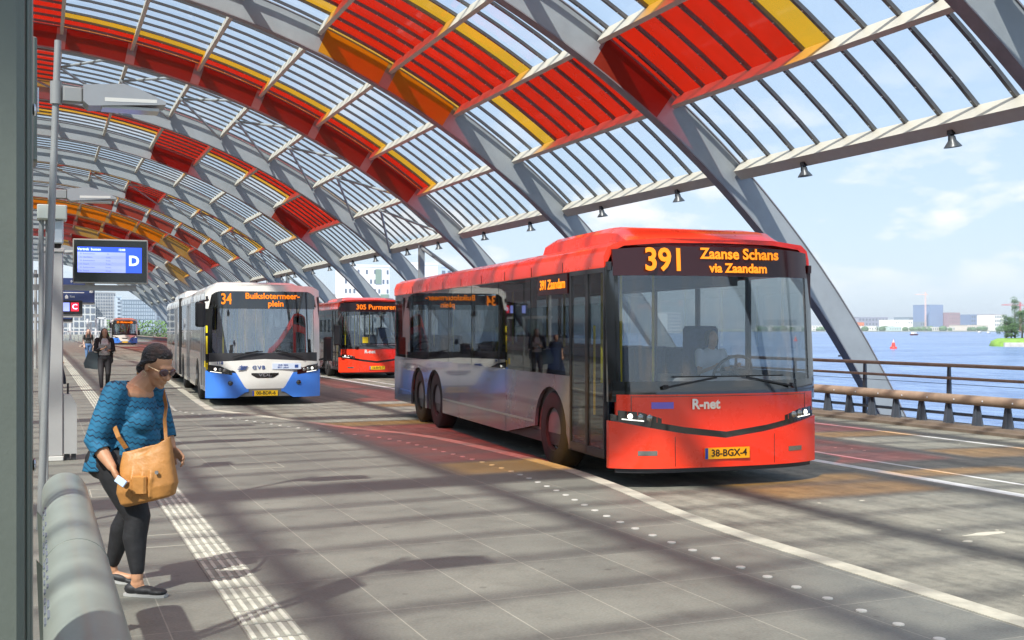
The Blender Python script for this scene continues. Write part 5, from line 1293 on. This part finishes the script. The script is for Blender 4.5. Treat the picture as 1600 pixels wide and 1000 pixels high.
# ---- generic standing or walking figure facing -Y
def walker(label, loc, rz, h, skinm, topm, legm, hairc, step=.14, arms='phone', cardigan=None, long_hair=True, bare=True, vox=.013, coat=None, shoes=None):
    t = thing('person', label, 'person', loc, rz); s = h/1.6
    J = dict(hipR=(-.085,0,.82), kneeR=(-.09,-step*.6,.45), ankR=(-.085,-step,.09), hipL=(.085,0,.82), kneeL=(.09,-step*.1,.46), ankL=(.08,step*.9,.11), neck=(0,-.01,1.36), head=(0,-.035,1.47))
    if arms == 'phone': J.update(shR=(-.165,0,1.30), elR=(-.21,-.04,1.03), wrR=(-.07,-.24,1.08), shL=(.165,0,1.30), elL=(.21,-.04,1.03), wrL=(.08,-.22,1.04))
    elif arms == 'seat': J.update(shR=(-.165,0,1.30), elR=(-.21,-.10,1.05), wrR=(-.17,-.38,1.12), shL=(.165,0,1.30), elL=(.21,-.10,1.05), wrL=(.17,-.38,1.12), kneeR=(-.10,-.42,.80), ankR=(-.1,-.46,.40), kneeL=(.10,-.42,.80), ankL=(.1,-.46,.40))
    else: J.update(shR=(-.165,0,1.30), elR=(-.22,.02,1.05), wrR=(-.20,-.12,.84), shL=(.165,0,1.30), elL=(.22,.05,1.05), wrL=(.23,-.02,.82))
    V = {k: Vector(v)*s for k, v in J.items()}
    def fb(q):
        hc_ = V['head']; q.ell(hc_+Vector((0,.01,.03))*s, (.075*s,.095*s,.095*s), 14, 10); q.ell(hc_+Vector((0,-.025,-.035))*s, (.055*s,.062*s,.075*s), 14, 10)
        q.ell(hc_+Vector((0,-.095,-.02))*s, (.012*s,.018*s,.02*s), 8, 6); q.ell(hc_+Vector((0,-.07,-.075))*s, (.025*s,.02*s,.02*s), 8, 6)
        for a in (-1,1): q.ell(hc_+Vector((a*.075,.01,0))*s, (.008*s,.02*s,.03*s), 8, 6)
        limb(q, [tuple(V['neck']-Vector((0,0,.06))*s), tuple(hc_-Vector((0,0,.05))*s)], [.05*s,.045*s])
        q.ell(Vector((0,0,1.2))*s, (.14*s,.09*s,.17*s)); q.ell(Vector((0,0,.9))*s, (.13*s,.10*s,.14*s))
        for a in ('R','L'):
            limb(q, [tuple(V['sh'+a]), tuple(V['el'+a]), tuple(V['wr'+a])], [.045*s,.036*s,.024*s]); limb(q, [tuple(V['hip'+a]), tuple(V['knee'+a]), tuple(V['ank'+a])], [.08*s,.05*s,.032*s])
            f = V['ank'+a]; limb(q, [tuple(f-Vector((0,-.02,.05))*s), tuple(f-Vector((0,.12,.065))*s)], [.03*s,.02*s])
            d = V['wr'+a]-V['el'+a]; hand(q, V['wr'+a], d, (0,0,1) if arms == 'phone' else (0,1,0.1), .95*s, .6, 1 if a == 'R' else -1)
    fuse('body', fb, skinm, t, vox*.75, 1)
    def ft(q):
        q.ell(Vector((0,0,1.19))*s, (.165*s,.115*s,.19*s), 16, 12); q.ell(Vector((0,0,.97))*s, (.145*s,.115*s,.15*s), 16, 12); q.ell(Vector((0,-.05,1.19))*s, (.125*s,.095*s,.07*s))
        for a in ('R','L'): limb(q, [tuple(V['sh'+a]), tuple(V['sh'+a].lerp(V['el'+a], .6 if not cardigan else 1))], [.062*s,.055*s])
    fuse('shirt', ft, topm, t, vox, 1)
    if cardigan:
        def fc(q):
            for a, sg_ in (('R',-1),('L',1)):
                limb(q, [tuple(V['sh'+a]), tuple(V['el'+a]), tuple(V['el'+a].lerp(V['wr'+a], .6))], [.072*s,.062*s,.048*s])
                limb(q, [tuple(Vector((sg_*.125,.02,1.30))*s), tuple(Vector((sg_*.155,.03,1.05))*s), tuple(Vector((sg_*.165,.04,.76))*s)], [.055*s,.065*s,.055*s])
            q.ell(Vector((0,.07,1.1))*s, (.16*s,.07*s,.26*s))
        fuse('cardigan', fc, cardigan, t, vox, 1)
    def fl(q):
        q.ell(Vector((0,0,.86))*s, (.165*s,.125*s,.12*s))
        for a in ('R','L'): limb(q, [tuple(V['hip'+a]), tuple(V['knee'+a]), tuple(V['knee'+a].lerp(V['ank'+a], .9))], [.10*s,.066*s,.045*s])
    fuse('trousers', fl, legm, t, vox, 1)
    if coat:
        q = MB(); q.loft([[(r_*s*math.cos(a), r_*.75*s*math.sin(a), z*s) for a in [2*math.pi*k/18 for k in range(18)]] for r_, z in ((.15,1.34),(.21,1.2),(.19,1.0),(.25,.7),(.34,.30),(.35,.12))]); q.build('coat', coat, t, auto=50)
    if shoes:
        for a in ('R','L'):
            q = MB(); f = V['ank'+a]; q.ell((f.x,f.y-.05*s,max(.045,f.z-.05)), (.045*s,.12*s,.045*s)); q.build('shoe', shoes, t, smooth=True)
    def fh(q):
        hc_ = V['head']; q.ell(hc_+Vector((0,.03,.045))*s, (.088*s,.095*s,.092*s))
        for a in (-1,1): q.ell(hc_+Vector((a*.07,.01,.0))*s, (.022*s,.05*s,.08*s))
        if long_hair:
            for a in (-1,1): limb(q, [tuple(hc_+Vector((a*.065,.02,-.02))*s), tuple(hc_+Vector((a*.10,.0,-.16))*s), tuple(hc_+Vector((a*.095,-.05,-.27))*s)], [.04*s,.042*s,.02*s])
            q.ell(hc_+Vector((0,.07,-.09))*s, (.095*s,.045*s,.15*s))
    fuse('hair', fh, hairc, t, vox*.8, 1)
    return t, V
dk = mat('dark_cardigan', (.02,.016,.016), .85); wt = mat('white_pattern_top', (.55,.52,.50), .8, var=.3, scale=40); gy = mat('charcoal_leggings', (.035,.033,.036), .7); brown_hair = mat('dark_brown_hair', (.035,.018,.010), .45)
x, y = spot(163, 28.4)
w2, V2 = walker('woman with long dark hair and dark cardigan walking towards the camera looking at her phone', (x,y,0), R(4), 1.60, skin2, wt, gy, brown_hair, cardigan=dk, shoes=mat('sandal_tan', (.50,.25,.18), .5))
x2, y2 = spot(163, 28.4)
ph2 = thing('phone', 'black phone held up by the woman in the dark cardigan', 'phone', (x2,y2,0), R(4)); q = MB(); q.M = Matrix.Translation((0,-.335,1.10)) @ Matrix.Rotation(R(-30),4,'X'); q.cbox(-.035,.035,-.006,.006,-.07,.07,.008); q.build('casing', black, ph2, auto=40)
tb2 = thing('shoulder_bag', 'grey-blue shoulder bag of the woman in the dark cardigan', 'bag', (x2-.30,y2-.02,.0), R(4))
q = MB(); q.loft([[(-.16,-.05,.60),(.13,-.05,.56),(.13,.05,.56),(-.16,.05,.60)],[(-.19,-.06,.72),(.16,-.06,.70),(.16,.06,.70),(-.19,.06,.72)],[(-.08,-.04,1.0),(.13,-.04,1.05),(.13,.04,1.05),(-.08,.04,1.0)]]); q.build('bag_body', mat('slate_bag', (.09,.12,.13), .6), tb2, auto=20)
q = MB(); q.tube([(-.05,0,1.0),(.06,.0,1.22),(.15,0,1.33),(.14,0,1.1),(.11,0,1.03)], .011, 6); q.build('strap', MATS['slate_bag'], tb2)
x, y = spot(138, 52); jeans = mat('blue_jeans', (.10,.19,.36), .8); blond = mat('reddish_blond_hair', (.42,.22,.16), .6)
walker('distant woman in a dark top and blue jeans walking towards the camera', (x,y,0), R(6), 1.55, skin3, mat('dark_print_top', (.05,.05,.05), .8, var=.5, scale=30), jeans, blond, arms='walk', shoes=black)
x, y = spot(91, 68)
walker('far person in a pale shirt and light jeans at the left, beside the tactile strip', (x,y,0), R(0), 1.6, skin3, mat('pale_pink_shirt', (.62,.52,.50), .8), mat('light_jeans', (.36,.40,.52), .8), blond, arms='walk', long_hair=False, shoes=white)
x, y = spot(84, 30)
walker('person in a long navy coat almost hidden behind the information post', (x,y,0), R(0), 1.42, skin2, dk, dk, hairm, arms='walk', long_hair=False, coat=mat('navy_coat', (.012,.022,.05), .8, bump=.4, bscale=12), shoes=black)
# drivers
def driver(bus_loc, rz, label):
    o = Matrix.Rotation(rz, 4, 'Z') @ Vector((.62,1.52,.42)); walker(label, (bus_loc[0]+o.x, bus_loc[1]+o.y, ROAD+.30-.1), rz, 1.5, skin2, mat('white_driver_shirt', (.6,.63,.7), .7), mat('navy_trousers', (.03,.03,.06), .8), hairm, arms='seat', long_hair=False, vox=.016, shoes=black)
driver(wb.location, -hw, 'driver in a white shirt at the wheel of the white and blue bus')
driver(rb.location, -hd, 'driver at the wheel of the red and grey bus in front')

# ================================================================ SUMMER HAZE
q = MB(); q.box(-9100,9100,-9100,9100,WATER-1.5,80)
m = bpy.data.materials.new('haze_air'); m.use_nodes = True; n, l = nt(m); n.clear(); out = n.new('ShaderNodeOutputMaterial'); pv = n.new('ShaderNodeVolumePrincipled')
pv.inputs['Color'].default_value = (.92,.95,1,1); pv.inputs['Density'].default_value = .00010; pv.inputs['Anisotropy'].default_value = .3; l.new(pv.outputs[0], out.inputs['Volume'])
tag(q.build('haze', m), kind='stuff')
